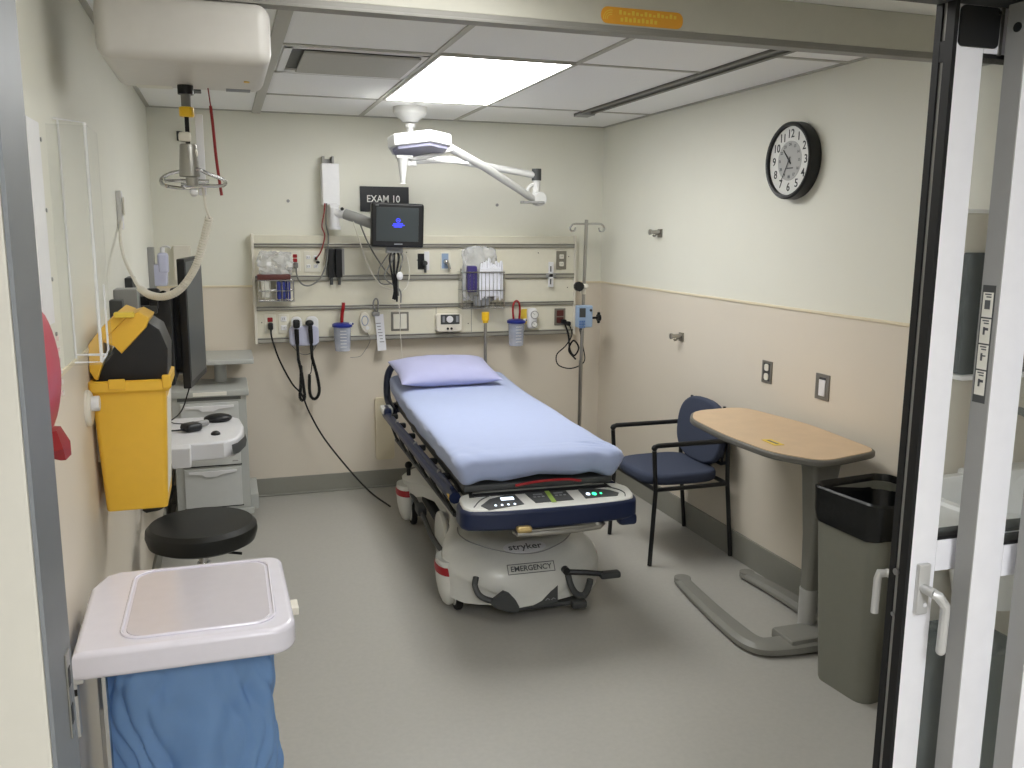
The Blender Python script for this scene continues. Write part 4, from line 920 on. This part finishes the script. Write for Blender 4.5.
for k in range(4): ld.cyl((-.225 + k * .027, -.052, .6165), (-.225 + k * .027, -.052, .618), .005, seg=10)
ld.bb((-.19, -.022, .6165), (-.135, -.004, .618)).cyl((.188, -.024, .6165), (.188, -.024, .618), .009, seg=10)
B('indicator_light', tilt(ld), 'led_white', cpn)
for a_, b_ in ((.215, .010), (.245, .005)): B('indicator_light', tilt(MB().cyl((a_, -.026, .6165), (a_, -.026, .618), b_, seg=12)), 'led_green', cpn)
B('label_strip', tilt(MB().bb((.012, -.060, .6165), (.032, .02, .618))), 'label_green', cpn)
bk = MB()
for k in range(3): bk.bb((-.05 + k * .018, -.02, .6165), (-.038 + k * .018, -.012, .6175))
for k in range(3): bk.bb((.045 + k * .018, -.02, .6165), (.057 + k * .018, -.012, .6175))
bk.bb((-.045, -.004, .6165), (-.005, .004, .6175)).bb((.045, -.004, .6165), (.085, .004, .6175))
B('key', tilt(bk), 'grey_print', cpn)
B('pull_handle', MB().tube([(-.16, -.135, .502), (-.15, -.165, .497), (-.10, -.172, .495), (.10, -.172, .495), (.20, -.165, .499), (.225, -.14, .503), (.22, -.10, .505)], .009, 10).tube([(-.16, -.12, .492), (.20, -.12, .492)], .008, 8), 'steel')
B('handle_knob', MB().box((-.125, -.16, .515), (.065, .04, .026), .012, seg=3), 'gold_metal')
# base hood
def hood():
    rings = []
    data = [ # v, halfwidth top, top z, bottom z, halfwidth bottom
        (.075, .12, .12, .09, .12), (.080, .17, .16, .085, .17), (.095, .235, .215, .08, .235), (.13, .305, .262, .08, .30), (.19, .35, .292, .085, .345), (.27, .368, .312, .10, .365),
        (.36, .362, .325, .14, .36), (.45, .335, .335, .18, .33), (.56, .285, .345, .22, .28), (.72, .25, .35, .24, .245), (1.15, .25, .35, .24, .245),
        (1.32, .285, .345, .22, .28), (1.45, .335, .335, .18, .33), (1.58, .355, .322, .16, .35), (1.70, .34, .30, .16, .33), (1.78, .28, .26, .16, .28)]
    for v, w, zt, zb, wb in data:
        r = []
        for k in range(21):
            q = -1 + 2 * k / 20; u = w * math.sin(q * math.pi / 2) ; zz = zt - (zt - zb) * .42 * abs(math.sin(q * math.pi / 2)) ** 5
            r.append((u, v + .035 * abs(q) ** 3 * (v < .3), zz))
        r += [(wb, v + .035 * (v < .3), zb), (wb * .5, v, zb), (0, v, zb), (-wb * .5, v, zb), (-wb, v + .035 * (v < .3), zb)]
        rings.append(r)
    return MB().loft(rings)
hd = B('base_hood', hood(), 'bed_white', smooth=50)
# ellipse seam and plaque on hood: helper to sample hood top
def hood_top(u, v):
    tab = [(.075, .12, .12, .09), (.095, .235, .215, .08), (.13, .305, .262, .08), (.19, .35, .292, .085), (.27, .368, .312, .10), (.36, .362, .325, .14), (.45, .335, .335, .18), (.56, .285, .345, .22), (.72, .25, .35, .24)]
    for i in range(len(tab) - 1):
        if v <= tab[i + 1][0]:
            f = max(0, (v - tab[i][0]) / (tab[i + 1][0] - tab[i][0])); w, zt, zb = [tab[i][j] + (tab[i + 1][j] - tab[i][j]) * f for j in (1, 2, 3)]; break
    else: w, zt, zb = tab[-1][1:]
    return zt - (zt - zb) * .42 * min(1, abs(u / w)) ** 5
B('hood_seam', MB().tube([(.27 * math.cos(a), .42 + .255 * math.sin(a), hood_top(.27 * math.cos(a), .42 + .255 * math.sin(a)) + .001) for a in [R(q) for q in range(165, 376, 7)]], .003, 5), 'grey_plastic', hd)
# name plaque following slope between (v .13,z .262) and (v .27,z .312)
sl = V((0, .14, .05)).normalized()
pc = V((-.012, .205, .298))
ell = [(.100 * math.cos(a), .042 * math.sin(a)) for a in [2 * math.pi * k / 32 for k in range(32)]]
pq = B('name_plaque', MB().prism(ell, pc, X, sl, .003, .001), 'white_plastic', hd)
B('lettering', MB().text('stryker', .054, pc + X.cross(sl) * .0036, X, sl, .001), 'text_grey', pq)
# emergency label on steeper front face
s2_ = V((0, .035, .047)).normalized(); nn = X.cross(s2_)
ec = V((-.012, .106, .236)) + nn * .005
fr_ = MB()
for a, b in (((-.105, -.023), (.105, -.020)), ((-.105, .020), (.105, .023)), ((-.108, -.023), (-.105, .023)), ((.105, -.023), (.108, .023))):
    fr_.prism([(a[0], a[1]), (b[0], a[1]), (b[0], b[1]), (a[0], b[1])], ec, X, s2_, .001)
em = B('emergency_label', fr_, 'text_grey', hd)
B('lettering', MB().text('EMERGENCY', .034, ec, X, s2_, .001, cond=.97), 'text_grey', em)
# front bumper apron
EA = V((0, .20, .98)).normalized()
B('front_apron', MB().prism([(-.12, .062), (.105, .078), (.112, .175), (-.15, .175)], (0, .088, 0), X, EA, .034, .008, 3), 'bed_white', hd)
B('decal', MB().prism([(-.03, .070), (.103, .084), (.108, .185), (.075, .135), (.03, .095)], (0, .0545, 0), X, EA, .003), 'dark_grey_plastic', hd)
for a_ in (.045, .072): B('decal_mark', MB().tube([(a_, .066, .096), (a_ + .010, .0675, .103), (a_ + .020, .066, .097)], .0018, 5), 'grey_print', hd)
# wheels with fairings
for (u, v) in ((-.335, .33), (.315, .33), (-.335, 1.55), (.315, 1.55)):
    s = -1 if u < 0 else 1
    rings = []
    for z, hw, hl in ((.022, .012, .03), (.035, .022, .055), (.07, .033, .085), (.12, .040, .10), (.17, .043, .098), (.21, .042, .09), (.235, .04, .085)):
        rings.append([(u + .006 * s + hw * 1.25 * math.cos(a), v + .01 + hl * math.sin(a) - .02 * (1 - z / .23), z) for a in [2 * math.pi * k / 24 for k in range(24)]])
    fa = B('wheel_cover', MB().loft(rings), 'bed_white')
    B('cover_stripe', MB().loft([[(u + .006 * s + hw * 1.25 * math.cos(a), v + .01 + hl * math.sin(a) - .02 * (1 - z / .23), z) for a in [2 * math.pi * k / 24 for k in range(24)]] for z, hw, hl in ((.178, .0445, .099), (.184, .0455, .1005), (.206, .0455, .0965), (.212, .044, .091))]), 'bed_stripe', fa)
    wh = B('wheel', MB().lathe([(.03, 0), (.074, .002), (.078, .008), (.078, .026), (.074, .032), (.03, .034)], (u - .030 * s - .017, v - .035, .078), 32, axis=(1, 0, 0)), 'black_rubber')
    B('wheel_disc', MB().lathe([(.02, 0), (.055, .001), (.058, .006), (.058, .034), (.055, .039), (.02, .04)], (u - .030 * s - .020, v - .035, .078), 24, axis=(1, 0, 0)), 'bed_white', wh)
# big drive wheel guard on the left side
B('oxygen_holder', MB().lathe([(.09, 0), (.135, .006), (.14, .02), (.135, .034), (.09, .04)], (-.30, .76, .17), 32, axis=(1, 0, 0)), 'bed_white')
B('brake_linkage', MB().tube([(-.30, .5, .16), (-.31, .85, .14), (-.30, 1.2, .15), (-.32, 1.45, .20)], .014, 8, 5).box((-.30, 1.28, .16), (.05, .12, .05), .01).bb((-.24, .35, .10), (.24, 1.6, .16), .02), 'dark_grey_plastic')
B('head_knob', MB().sph((-.33, 1.50, .36), .022).cyl((-.33, 1.50, .30), (-.33, 1.50, .36), .012), 'black_plastic')
for v in (.50, 1.25):
    pj = B('lift_column', MB().cyl((0, v, .33), (0, v, .50), .075, bev=.004), 'dark_grey_plastic')
    B('inner_column', MB().cyl((0, v, .49), (0, v, .60), .055), 'steel', pj)
# pedals
B('pedal', MB().tube([(-.262, .10, .222), (-.272, .075, .19), (-.25, .055, .15), (-.19, .045, .125), (-.14, .04, .115)], .014, 8, 5).prism([(-.18, .155), (-.155, .172), (-.13, .16), (-.10, .125), (-.085, .095), (-.09, .07), (-.13, .075), (-.19, .10), (-.22, .13)], (0, .055, 0), X, Z, .03, .006), 'dark_grey_plastic')
B('brake_pedal', MB().tube([(.14, .075, .215), (.22, .055, .212), (.30, .04, .203)], .013, 8).cyl((.14, .09, .222), (.14, .06, .222), .017), 'black_plastic')
B('pedal_pad', MB().box((.335, .04, .197), (.095, .045, .03), .01), 'dark_grey_plastic')
B('pedal', MB().tube([(.155, .10, .21), (.165, .075, .15), (.19, .065, .11), (.225, .06, .105), (.245, .06, .15), (.25, .06, .175)], .015, 8, 5), 'dark_grey_plastic')
B('lower_tray', MB().bb((-.10, .09, .045), (.22, .25, .07), .01).bb((.17, .055, .04), (.24, .10, .075), .01), 'dark_grey_plastic')

# pillow (rests on the bed: own thing)
def pillow():
    b = MB(); L, W, Hh = .61, .42, .135; n = 26; rings = []
    for i in range(n + 1):
        p = -1 + 2 * i / n; pu = math.sin(p * math.pi / 2); row_t, row_b = [], []
        for j in range(n + 1):
            q = -1 + 2 * j / n; qu = math.sin(q * math.pi / 2)
            x = pu * L / 2 * (1 - .07 * (1 - abs(qu) ** 3) * 0 - .05 * (1 - qu * qu) * abs(pu)); y = qu * W / 2 * (1 - .10 * (1 - pu * pu) * abs(qu) * .6)
            t = ((1 - abs(pu) ** 3.2) * (1 - abs(qu) ** 2.6)) ** .55
            w = noise.noise(V((x * 9, y * 9, 2))) * .006 + .006 * noise.noise(V((x * 22, y * 6, 7)))
            row_t.append((x, y, Hh / 2 + t * Hh * .52 + w * t)); row_b.append((x, y, Hh / 2 - t * Hh * .46))
        rings.append(row_t + row_b[::-1])
    return b.loft(rings)
pw = pillow(); bmesh.ops.remove_doubles(pw.bm, verts=pw.bm.verts, dist=.0005)
pm = Matrix.Translation((1.235, 5.12, .800)) @ Matrix.Rotation(R(1), 4, 'Z') @ Matrix.Rotation(R(10), 4, 'X')
bmesh.ops.transform(pw.bm, matrix=pm, verts=pw.bm.verts)
PIL = tag(pw.build('pillow', 'pillow_fabric', smooth=80), 'lavender pillow lying at the head of the stretcher', 'pillow')

# ------------------------------------------------------------------ left side: sharps bin
T = thing('sharps_bin', 'yellow sharps bin with open black mouth on the left wall', 'sharps container', (-.28, 2.9, .86))
def rr3(w, d, r, z, x=-.283, y=2.89): return [(x + p[0], y + p[1], z) for p in rrect(w, d, r, 5)]
MB().loft([rr3(.168, .225, .012, .862), rr3(.172, .23, .014, .868), rr3(.205, .27, .016, 1.235), rr3(.19, .25, .012, 1.235), rr3(.16, .21, .01, .88)]).build('bin_body', 'yellow_plastic', T)
MB().loft([rr3(.212, .28, .016, 1.225, -.280), rr3(.222, .29, .016, 1.232, -.280), rr3(.222, .29, .016, 1.258, -.280), rr3(.205, .272, .016, 1.262, -.280), rr3(.19, .25, .016, 1.24, -.280)]).build('rim', 'yellow_plastic', T)
MB().bb((-.19, 2.740, 1.235), (-.165, 2.76, 1.275), .004).build('clip', 'yellow_plastic', T)
MB().bb((-.335, 2.740, 1.238), (-.29, 2.75, 1.268), .003).build('clip', 'yellow_plastic', T)
MB().prism([(-.377, 1.251), (-.345, 1.315), (-.318, 1.357), (-.299, 1.339), (-.222, 1.427), (-.192, 1.405), (-.172, 1.345), (-.178, 1.251)], (0, 3.02, 0), X, Z, .22, .004).build('mouth_funnel', 'black_plastic', T)
MB().prism([(-.375, 1.262), (-.388, 1.29), (-.386, 1.366), (-.345, 1.418), (-.300, 1.462), (-.272, 1.450), (-.345, 1.375), (-.350, 1.310), (-.366, 1.262)], (0, 3.03, 0), X, Z, .25, .005).build('canopy_lid', 'yellow_plastic', T)
MB().prism([(-.350, 1.372), (-.318, 1.358), (-.299, 1.335), (-.226, 1.412), (-.216, 1.440), (-.246, 1.458), (-.285, 1.446)], (0, 2.99, 0), X, Z, .20, .006).build('lid_lip', 'yellow_plastic', T)
MB().box((-.283, 2.775, 1.452), (.055, .03, .016), .004).build('lid_latch', 'label_yellow', T)
MB().loft([[(x + dx, y, z) for dx, y in ((0, 2.80), (.003, 2.80), (.003, 2.98), (0, 2.98))] for x, z in ((-.1985, .90), (-.1825, 1.20))]).build('side_label', 'label_white', T)
T = thing('wall_mount_lock', 'round white wall lock holding the yellow sharps bin', 'bracket', (XL, 2.68, 1.2))
MB().lathe([(.052, 0), (.052, .008), (.045, .014)], (XL, 2.70, 1.195), 28, axis=(1, 0, 0)).build('flange', 'warm_white_plastic', T)
MB().cyl((XL + .01, 2.70, 1.208), (XL + .035, 2.70, 1.208), .022, bev=.003).build('knob', 'white_plastic', T)
MB().bb((XL - .001, 2.84, 1.0), (XL + .016, 2.98, 1.20), .003).build('bracket_plate', 'warm_white_plastic', T)

# wire rack
T = thing('wire_rack', 'empty white wire rack on the left wall above the sharps bin', 'rack', (XL, 2.8, 1.27))
w = MB(); r_ = .0030; xw = XL - .001
w.tube([(xw, 2.52, 1.97), (-.319, 2.52, 1.962), (-.319, 2.52, 1.352), (xw, 2.52, 1.352)], r_, 6)
w.tube([(xw, 2.60, 1.362), (-.316, 2.60, 1.360), (-.311, 2.60, 1.375), (-.311, 2.60, 1.55)], r_, 6)
w.tube([(-.386, 2.56, 1.97), (-.386, 2.56, 1.345)], r_, 6).tube([(-.319, 2.52, 1.352), (-.316, 2.60, 1.360)], r_, 6)
w.build('wire_frame', 'white_paint', T)
MB().bb((XL - .001, 2.405, 1.36), (-.300, 2.409, 1.945)).bb((-.303, 2.405, 1.36), (-.300, 2.60, 1.945)).build('clear_box', 'door_glass', T)
T = thing('wall_channel', 'upright white wall channel beside the grey door jamb', 'channel', (XL, 2.3, 1.4))
MB().bb((XL, 2.16, 1.48), (XL + .005, 2.296, 1.935), .001).build('channel', 'white_paint', T)
for z in (1.9, 1.74, 1.58, 1.45): MB().cyl((XL, 2.32, z), (XL + .004, 2.32, z), .005, seg=10).build('screw', 'grey_plastic', T)
T = thing('glove_dispenser', 'curved pink red plastic dispenser peeking past the door jamb', 'dispenser', (XL, 2.14, 1.2))
rg = []
for k in range(17):
    a = math.pi * k / 16; z = 1.265 + .27 * k / 16; sw = math.sin(a) ** .6
    rg.append([(XL - .001, 1.98, z), (XL + .01 + .02 * sw, 2.0, z), (XL + .014 + .034 * sw, 2.06, z), (XL + .006 + .030 * sw, 2.10, z), (XL - .001, 2.11, z)])
MB().loft(rg).build('cover', 'pink_plastic', T)
for k in range(6): MB().bb((XL + .040, 2.088, 1.46 - k * .024), (XL + .0445, 2.102, 1.470 - k * .024)).build('marking', 'label_white', T)
MB().loft([[(XL - .001, 2.02, 1.275), (XL + .035, 2.03, 1.275), (XL + .035, 2.08, 1.275), (XL - .001, 2.09, 1.275)], [(XL - .001, 2.02, 1.225), (XL + .045, 2.03, 1.235), (XL + .052, 2.08, 1.24), (XL + .01, 2.09, 1.225)], [(XL + .035, 2.05, 1.205), (XL + .045, 2.05, 1.205), (XL + .052, 2.08, 1.21), (XL + .04, 2.08, 1.205)]]).build('tab', 'red_plastic', T)

# ------------------------------------------------------------------ computer on wall arm
T = thing('computer_monitor', 'large black computer monitor turned sideways over the grey cart', 'monitor', (-.16, 4.0, 1.05))
a0, a1 = V((-.182, 3.80, 0)), V((-.128, 4.24, 0)); dv = (a1 - a0).normalized(); nv = V((dv.y, -dv.x, 0)); ctr = (a0 + a1) / 2; Lm = (a1 - a0).length
MB().prism(rrect(Lm, .53, .008), ctr + Z * 1.315, dv, Z, -.0 + .030, .003).build('bezel', 'black_plastic', T)
MB().prism(rrect(Lm - .03, .49, .004), ctr + Z * 1.322 + nv * .0305, dv, Z, .0015).build('screen', 'screen_dark', T)
MB().prism(rrect(.34, .36, .03), ctr + Z * 1.28 - nv * .045, dv, Z, .046, .01).build('back_cover', 'black_plastic', T)
T = thing('computer_mount', 'black wall arm and computer box behind the sideways monitor', 'wall mount', (-.3, 4.0, 1.0))
MB().bb((XL, 3.92, 1.0), (XL + .03, 4.06, 1.5), .004).build('wall_rail', 'dark_grey_plastic', T)
MB().bb((XL + .03, 3.96, 1.24), (-.22, 4.04, 1.32), .01).build('arm', 'black_plastic', T)
MB().bb((XL + .02, 3.70, 1.08), (-.205, 3.90, 1.44), .01).build('computer_case', 'black_plastic', T)
T = thing('webcam', 'black webcam with green light left of the sideways monitor', 'webcam', (-.26, 3.6, 1.42))
MB().box((-.262, 3.60, 1.452), (.055, .04, .05), .015, seg=3).box((-.262, 3.62, 1.42), (.03, .03, .05), .005).build('body', 'black_plastic', T)
MB().cyl((-.225, 3.60, 1.452), (-.225, 3.57, 1.452), .016).build('lens', 'black_gloss', T)
MB().cyl((-.272, 3.582, 1.447), (-.272, 3.577, 1.447), .006).build('status_light', 'led_green', T)
MB().bb((XL, 3.60, 1.38), (-.25, 3.63, 1.41), .004).build('bracket', 'dark_grey_plastic', T)
tag(MB().box((-.350, 3.56, 1.41), (.085, .10, .14), .008).build('card_reader', 'grey_plastic'), 'grey box on the left wall beside the webcam', 'box')
tag(MB().box((-.37, 3.40, 1.40), (.045, .06, .10), .005).build('wall_box', 'dark_grey_plastic'), 'small dark box on the left wall behind the wire rack', 'box')
T = thing('spray_dispenser', 'lavender bottle in a holder near the left back corner', 'dispenser', (-.36, 5.2, 1.38))
MB().box((-.335, 5.2, 1.45), (.075, .10, .12), .012).build('holder', 'lavender_plastic', T)
MB().box((-.315, 5.18, 1.515), (.055, .07, .11), .015, seg=3).build('bottle', 'lavender_plastic', T)
MB().cyl((-.315, 5.18, 1.57), (-.315, 5.18, 1.60), .012).tube([(-.315, 5.18, 1.60), (-.29, 5.16, 1.605), (-.27, 5.15, 1.595)], .006, 6, 4).build('pump_head', 'white_plastic', T)
MB().bb((XL, 5.15, 1.36), (-.36, 5.25, 1.60), .003).build('back_plate', 'grey_plastic', T)
tag(MB().box((-.235, D - .03, 1.50), (.10, .06, .20), .005).build('wall_cabinet', 'warm_white_plastic'), 'slim off-white box on the back wall behind the sideways monitor', 'box')

# keyboard tray
T = thing('keyboard_tray', 'white slide-out keyboard tray jutting from the left wall', 'tray', (-.2, 4.4, .65))
TP = [(XL, 4.10), (-.04, 4.12), (.015, 4.17), (.045, 4.28), (.055, 4.45), (.04, 4.62), (-.01, 4.70), (XL, 4.72)]
MB().prism([(x * 1, y) for x, y in TP], (0, 0, .66), X, Y, .085, .012, 3).build('housing', 'white_plastic', T)
MB().bb((XL, 4.04, .65), (-.18, 4.12, .742), .008).build('end_block', 'white_plastic', T)
MB().loft([[(-.005, 4.125, .725), (.022, 4.16, .725), (.052, 4.27, .725), (.06, 4.36, .72)], [(.0, 4.118, .68), (.028, 4.150, .68), (.058, 4.268, .68), (.066, 4.36, .69)]], cap=False, closed=False).build('end_window', 'dark_grey_plastic', T)
MB().bb((-.005, 4.09, .655), (.02, 4.10, .66)).build('seam', 'grey_plastic', T)
MB().sph((-.075, 4.27, .748), .022, (1, 1, .7)).build('knob', 'black_plastic', T)
MB().bb((XL, 4.3, .50), (XL + .04, 4.5, .68), .005).build('wall_bracket', 'cart_grey', T)
T = thing('computer_mouse', 'black mouse on the white keyboard tray', 'mouse', (-.06, 4.6, .746))
MB().sph((-.065, 4.57, .762), .06, (1.15, .75, .40), 20, Matrix.Rotation(R(5), 4, 'Z')).build('body', 'black_plastic', T)
MB().tube([(-.13, 4.55, .755), (-.20, 4.52, .752), (-.27, 4.55, .752), (-.30, 4.6, .76), (-.33, 4.62, .80)], .003, 6, 6).build('cord', 'black_rubber', T)
T = thing('barcode_scanner', 'black and grey scanner lying on the tray left of the mouse', 'scanner', (-.2, 4.4, .746))
MB().box((-.185, 4.38, .765), (.085, .08, .04), .018, rot=Matrix.Rotation(R(35), 4, 'Z'), seg=3).build('head', 'black_plastic', T)
MB().box((-.15, 4.44, .765), (.10, .03, .03), .012, rot=Matrix.Rotation(R(35), 4, 'Z'), seg=3).build('grip', 'grey_plastic', T)
MB().tube([(-.21, 4.36, .76), (-.26, 4.34, .76), (-.31, 4.38, .755), (-.36, 4.4, .76)], .004, 6, 6).build('cord', 'black_rubber', T)
cable([(-.155, 4.05, 1.07), (-.18, 4.07, .98), (-.22, 4.16, .88), (-.30, 4.3, .80), (-.36, 4.35, .76)], .003, 'black_rubber', 'thin black cable dropping from the sideways monitor to the tray', 'computer_cable')
cable([(-.30, 3.86, 1.10), (-.29, 3.84, .95), (-.27, 3.80, .80), (-.26, 3.78, .66), (-.29, 3.84, .56), (-.37, 3.98, .50)], .02, 'black_rubber', 'thick black cable sleeve hanging behind the yellow sharps bin', 'cable_sleeve')

# ------------------------------------------------------------------ grey cart
T = thing('drawer_cart', 'grey drawer cart with top shelf in the left back corner', 'cart', (-.12, 5.4, 0))
cx0, cx1, cyf, cyb = -.315, .085, 5.16, 5.55
MB().bb((cx0, cyf, .10), (cx1, cyb, .765), .004).build('cabinet', 'cart_grey', T)
MB().bb((cx0 - .008, cyf - .02, .765), (cx1 + .015, cyb + .01, .805), .008).build('worktop', 'cart_grey', T)
MB().bb((-.20, cyf - .0235, .774), (-.02, cyf - .019, .796), .001).build('front_label', 'label_white', T)
MB().bb((cx0 + .03, cyf - .003, .745), (cx1 - .03, cyf + .002, .765)).build('header_strip', 'cart_dark', T)
zz = [(.60, .735), (.36, .595), (.115, .355)]
for z0, z1 in zz:
    d_ = MB().bb((cx0 + .045, cyf - .012, z0 + .008), (cx1 - .045, cyf + .004, z1 - .004), .003).build('drawer', 'cart_drawer', T)
    MB().prism([(-.13, 0), (.13, 0), (.13, -.012), (.10, -.016), (.05, -.02), (.02, -.034), (-.04, -.034), (-.06, -.018), (-.13, -.014)], (-.115, cyf - .012, z1 - .018), X, Z, .008, .002).build('pull_lip', 'white_plastic', d_)
    MB().bb((cx0 + .04, cyf - .003, z0), (cx1 - .04, cyf + .001, z0 + .008)).build('gap', 'black_plastic', d_)
MB().bb((cx1, cyf + .02, .08), (cx1 + .045, cyb, .17), .005).bb((cx0 - .02, cyf - .01, .06), (cx1 + .02, cyb, .10), .008).build('bumper', 'cart_grey', T)
MB().cyl((-.05, 5.45, .80), (-.05, 5.45, .935), .035).build('shelf_post', 'cart_grey', T)
MB().bb((-.33, 5.24, .932), (.138, 5.66, .962), .006).build('top_shelf', 'cart_grey', T)
for x in (cx0 + .03, cx1 - .03):
    for y in (cyf + .05, cyb - .05):
        MB().cyl((x - .012, y, .03), (x + .012, y, .03), .03, seg=18).bb((x - .015, y - .01, .04), (x + .015, y + .01, .07)).build('caster', 'black_rubber', T)

# ------------------------------------------------------------------ stool
T = thing('stool', 'round black padded swivel stool in front of the grey cart', 'stool', (-.15, 3.78, 0))
sx, sy, sz = -.135, 3.63, .48
MB().lathe([(.02, -.092), (.18, -.088), (.207, -.074), (.217, -.04), (.214, -.015), (.198, .002), (.12, .010), (.001, .011)], (sx, sy, .528), 48).build('seat', 'black_vinyl', T)
MB().cyl((sx, sy, .12), (sx, sy, .43), .018).cyl((sx, sy, .28), (sx, sy, .36), .026).build('gas_lift', 'chrome', T)
MB().tube([(sx, sy - .02, .42), (sx + .10, sy - .03, .40), (sx + .15, sy - .03, .39)], .006, 6).build('height_lever', 'black_plastic', T)
bm_ = MB()
for k in range(5):
    a = R(72 * k + 328); bm_.tube([(sx, sy, .11), (sx + .15 * math.cos(a), sy + .15 * math.sin(a), .09), (sx + .26 * math.cos(a), sy + .26 * math.sin(a), .065)], .016, 8)
bm_.cyl((sx, sy, .08), (sx, sy, .14), .032).build('base', 'black_plastic', T)
for k in range(5):
    a = R(72 * k + 328); x, y = sx + .26 * math.cos(a), sy + .26 * math.sin(a)
    MB().cyl((x - .02, y, .027), (x - .004, y, .027), .027, seg=18).cyl((x + .004, y, .027), (x + .02, y, .027), .027, seg=18).bb((x - .006, y - .008, .03), (x + .006, y + .008, .066)).build('caster', 'black_plastic', T)

# ------------------------------------------------------------------ hamper
T = thing('linen_hamper', 'laundry hamper with white lid and blue bag in the left foreground', 'hamper', (-.12, 2.2, 0))
lid = [(-.350, 1.955), (-.33, 1.952)] + [(.06 + .06 * math.sin(R(a)), 2.01 - .06 * math.cos(R(a))) for a in range(0, 91, 15)] + [(.072 + .042 * math.cos(R(a)), 2.385 + .045 * math.sin(R(a))) for a in range(0, 91, 15)] + [(-.30, 2.43), (-.335, 2.41), (-.36, 2.33)]
MB().prism(lid, (0, 0, .735), X, Y, .066, .014, 4).build('lid', 'lid_plastic', T)
MB().prism(rrect(.315, .385, .045, 8, -.092, 2.195), (0, 0, .8), X, Y, .0035, .0012, 2).build('lid_panel', 'lid_panel', T)
MB().tube([(p[0], p[1], .8035) for p in rrect(.335, .405, .05, 8, -.092, 2.195)], .0035, 6, closed=True).build('lid_ridge', 'lid_plastic', T)
MB().box((.125, 2.12, .775), (.022, .055, .02), .003).build('lid_tab', 'warm_white_plastic', T)
bagr = []
for i in range(60):
    f = i / 59; z = .745 - .56 * f; s_ = 1 - .10 * f
    r = []
    for k in range(180):
        a = 2 * math.pi * k / 180; c_, q = math.cos(a), math.sin(a)
        x = .188 * math.copysign(abs(c_) ** .55, c_) * s_; y = .17 * math.copysign(abs(q) ** .55, q) * s_
        fo = noise.noise(V((x * 15, y * 15, z * 3.5))) * .04 + abs(math.sin(a * 9 + z * 5 + 5 * noise.noise(V((x * 5, y * 5, z * 4))))) * .012 + noise.noise(V((x * 40, y * 40, z * 14))) * .008 - .01
        fo *= min(1, f * 6 + .2); rr_ = math.hypot(x, y)
        r.append((-.118 + x * (1 + fo / rr_), 2.185 + y * (1 + fo / rr_), z))
    bagr.append(r)
MB().loft(bagr).build('bag', 'blue_bag', T, smooth=60)
fm = MB()
fm.tube([(-.30, 2.02, .73), (.085, 2.02, .73), (.085, 2.38, .73), (-.30, 2.38, .73), (-.30, 2.02, .73)], .011, 8)
for x in (-.305, -.335):
    fm.tube([(x, 2.03 if x > -.32 else 2.36, .74), (x, 2.03 if x > -.32 else 2.36, .08)], .011, 8)
fm.tube([(-.30, 2.03, .085), (.09, 2.03, .085)], .012, 8).tube([(-.30, 2.38, .085), (.09, 2.38, .085)], .012, 8).tube([(-.30, 2.0, .085), (-.30, 2.42, .085)], .012, 8).tube([(.06, 2.0, .085), (.06, 2.64, .085)], .012, 8)
fm.build('frame', 'chrome', T)
MB().bb((-.362, 1.965, .60), (-.345, 1.99, .76), .004).bb((-.365, 1.96, .725), (-.33, 2.0, .765), .006).build('hinge', 'brushed_alu', T)
MB().bb((-.3635, 1.962, .70), (-.3455, 1.964, .715)).bb((-.3635, 1.9615, .735), (-.3455, 1.963, .75)).build('hinge_slot', 'black_plastic', T)
for x, y in ((-.30, 2.02), (-.30, 2.40), (.06, 2.02), (.06, 2.62)):
    MB().cyl((x - .012, y, .035), (x + .012, y, .035), .035, seg=20).cyl((x, y, .05), (x, y, .08), .01).build('caster', 'black_rubber', T)

# ------------------------------------------------------------------ world, camera
wd = bpy.data.worlds.new('World'); bpy.context.scene.world = wd; wd.use_nodes = True
wd.node_tree.nodes['Background'].inputs[0].default_value = (.8, .85, .9, 1); wd.node_tree.nodes['Background'].inputs[1].default_value = .3
cam = bpy.data.cameras.new('Camera'); co = bpy.data.objects.new('Camera', cam); C.objects.link(co)
f, yaw, pit, roll = 878.3, .315305, .172583, .006793
cam.sensor_width = 36; cam.sensor_fit = 'HORIZONTAL'; cam.lens = f / 1024 * 36; cam.clip_start = .02; cam.clip_end = 50
cyw, syw, cp_, sp_ = math.cos(yaw), math.sin(yaw), math.cos(pit), math.sin(pit)
fw = V((syw * cp_, cyw * cp_, -sp_)); rt = V((cyw, -syw, 0)); up = rt.cross(fw)
r2 = rt * math.cos(roll) + up * math.sin(roll); u2 = -rt * math.sin(roll) + up * math.cos(roll)
co.matrix_world = Matrix(((r2.x, u2.x, -fw.x, 0), (r2.y, u2.y, -fw.y, 0), (r2.z, u2.z, -fw.z, 1.7), (0, 0, 0, 1)))
sc = bpy.context.scene; sc.camera = co
sc.view_settings.view_transform = 'Standard'; sc.view_settings.look = 'None'; sc.view_settings.gamma = 1; sc.view_settings.use_curve_mapping = False
sc.view_settings.exposure = .55
sc.cycles.max_bounces = 10; sc.cycles.transparent_max_bounces = 12; sc.cycles.diffuse_bounces = 6
sc.cycles.caustics_reflective = False; sc.cycles.caustics_refractive = False; sc.cycles.sample_clamp_indirect = 5
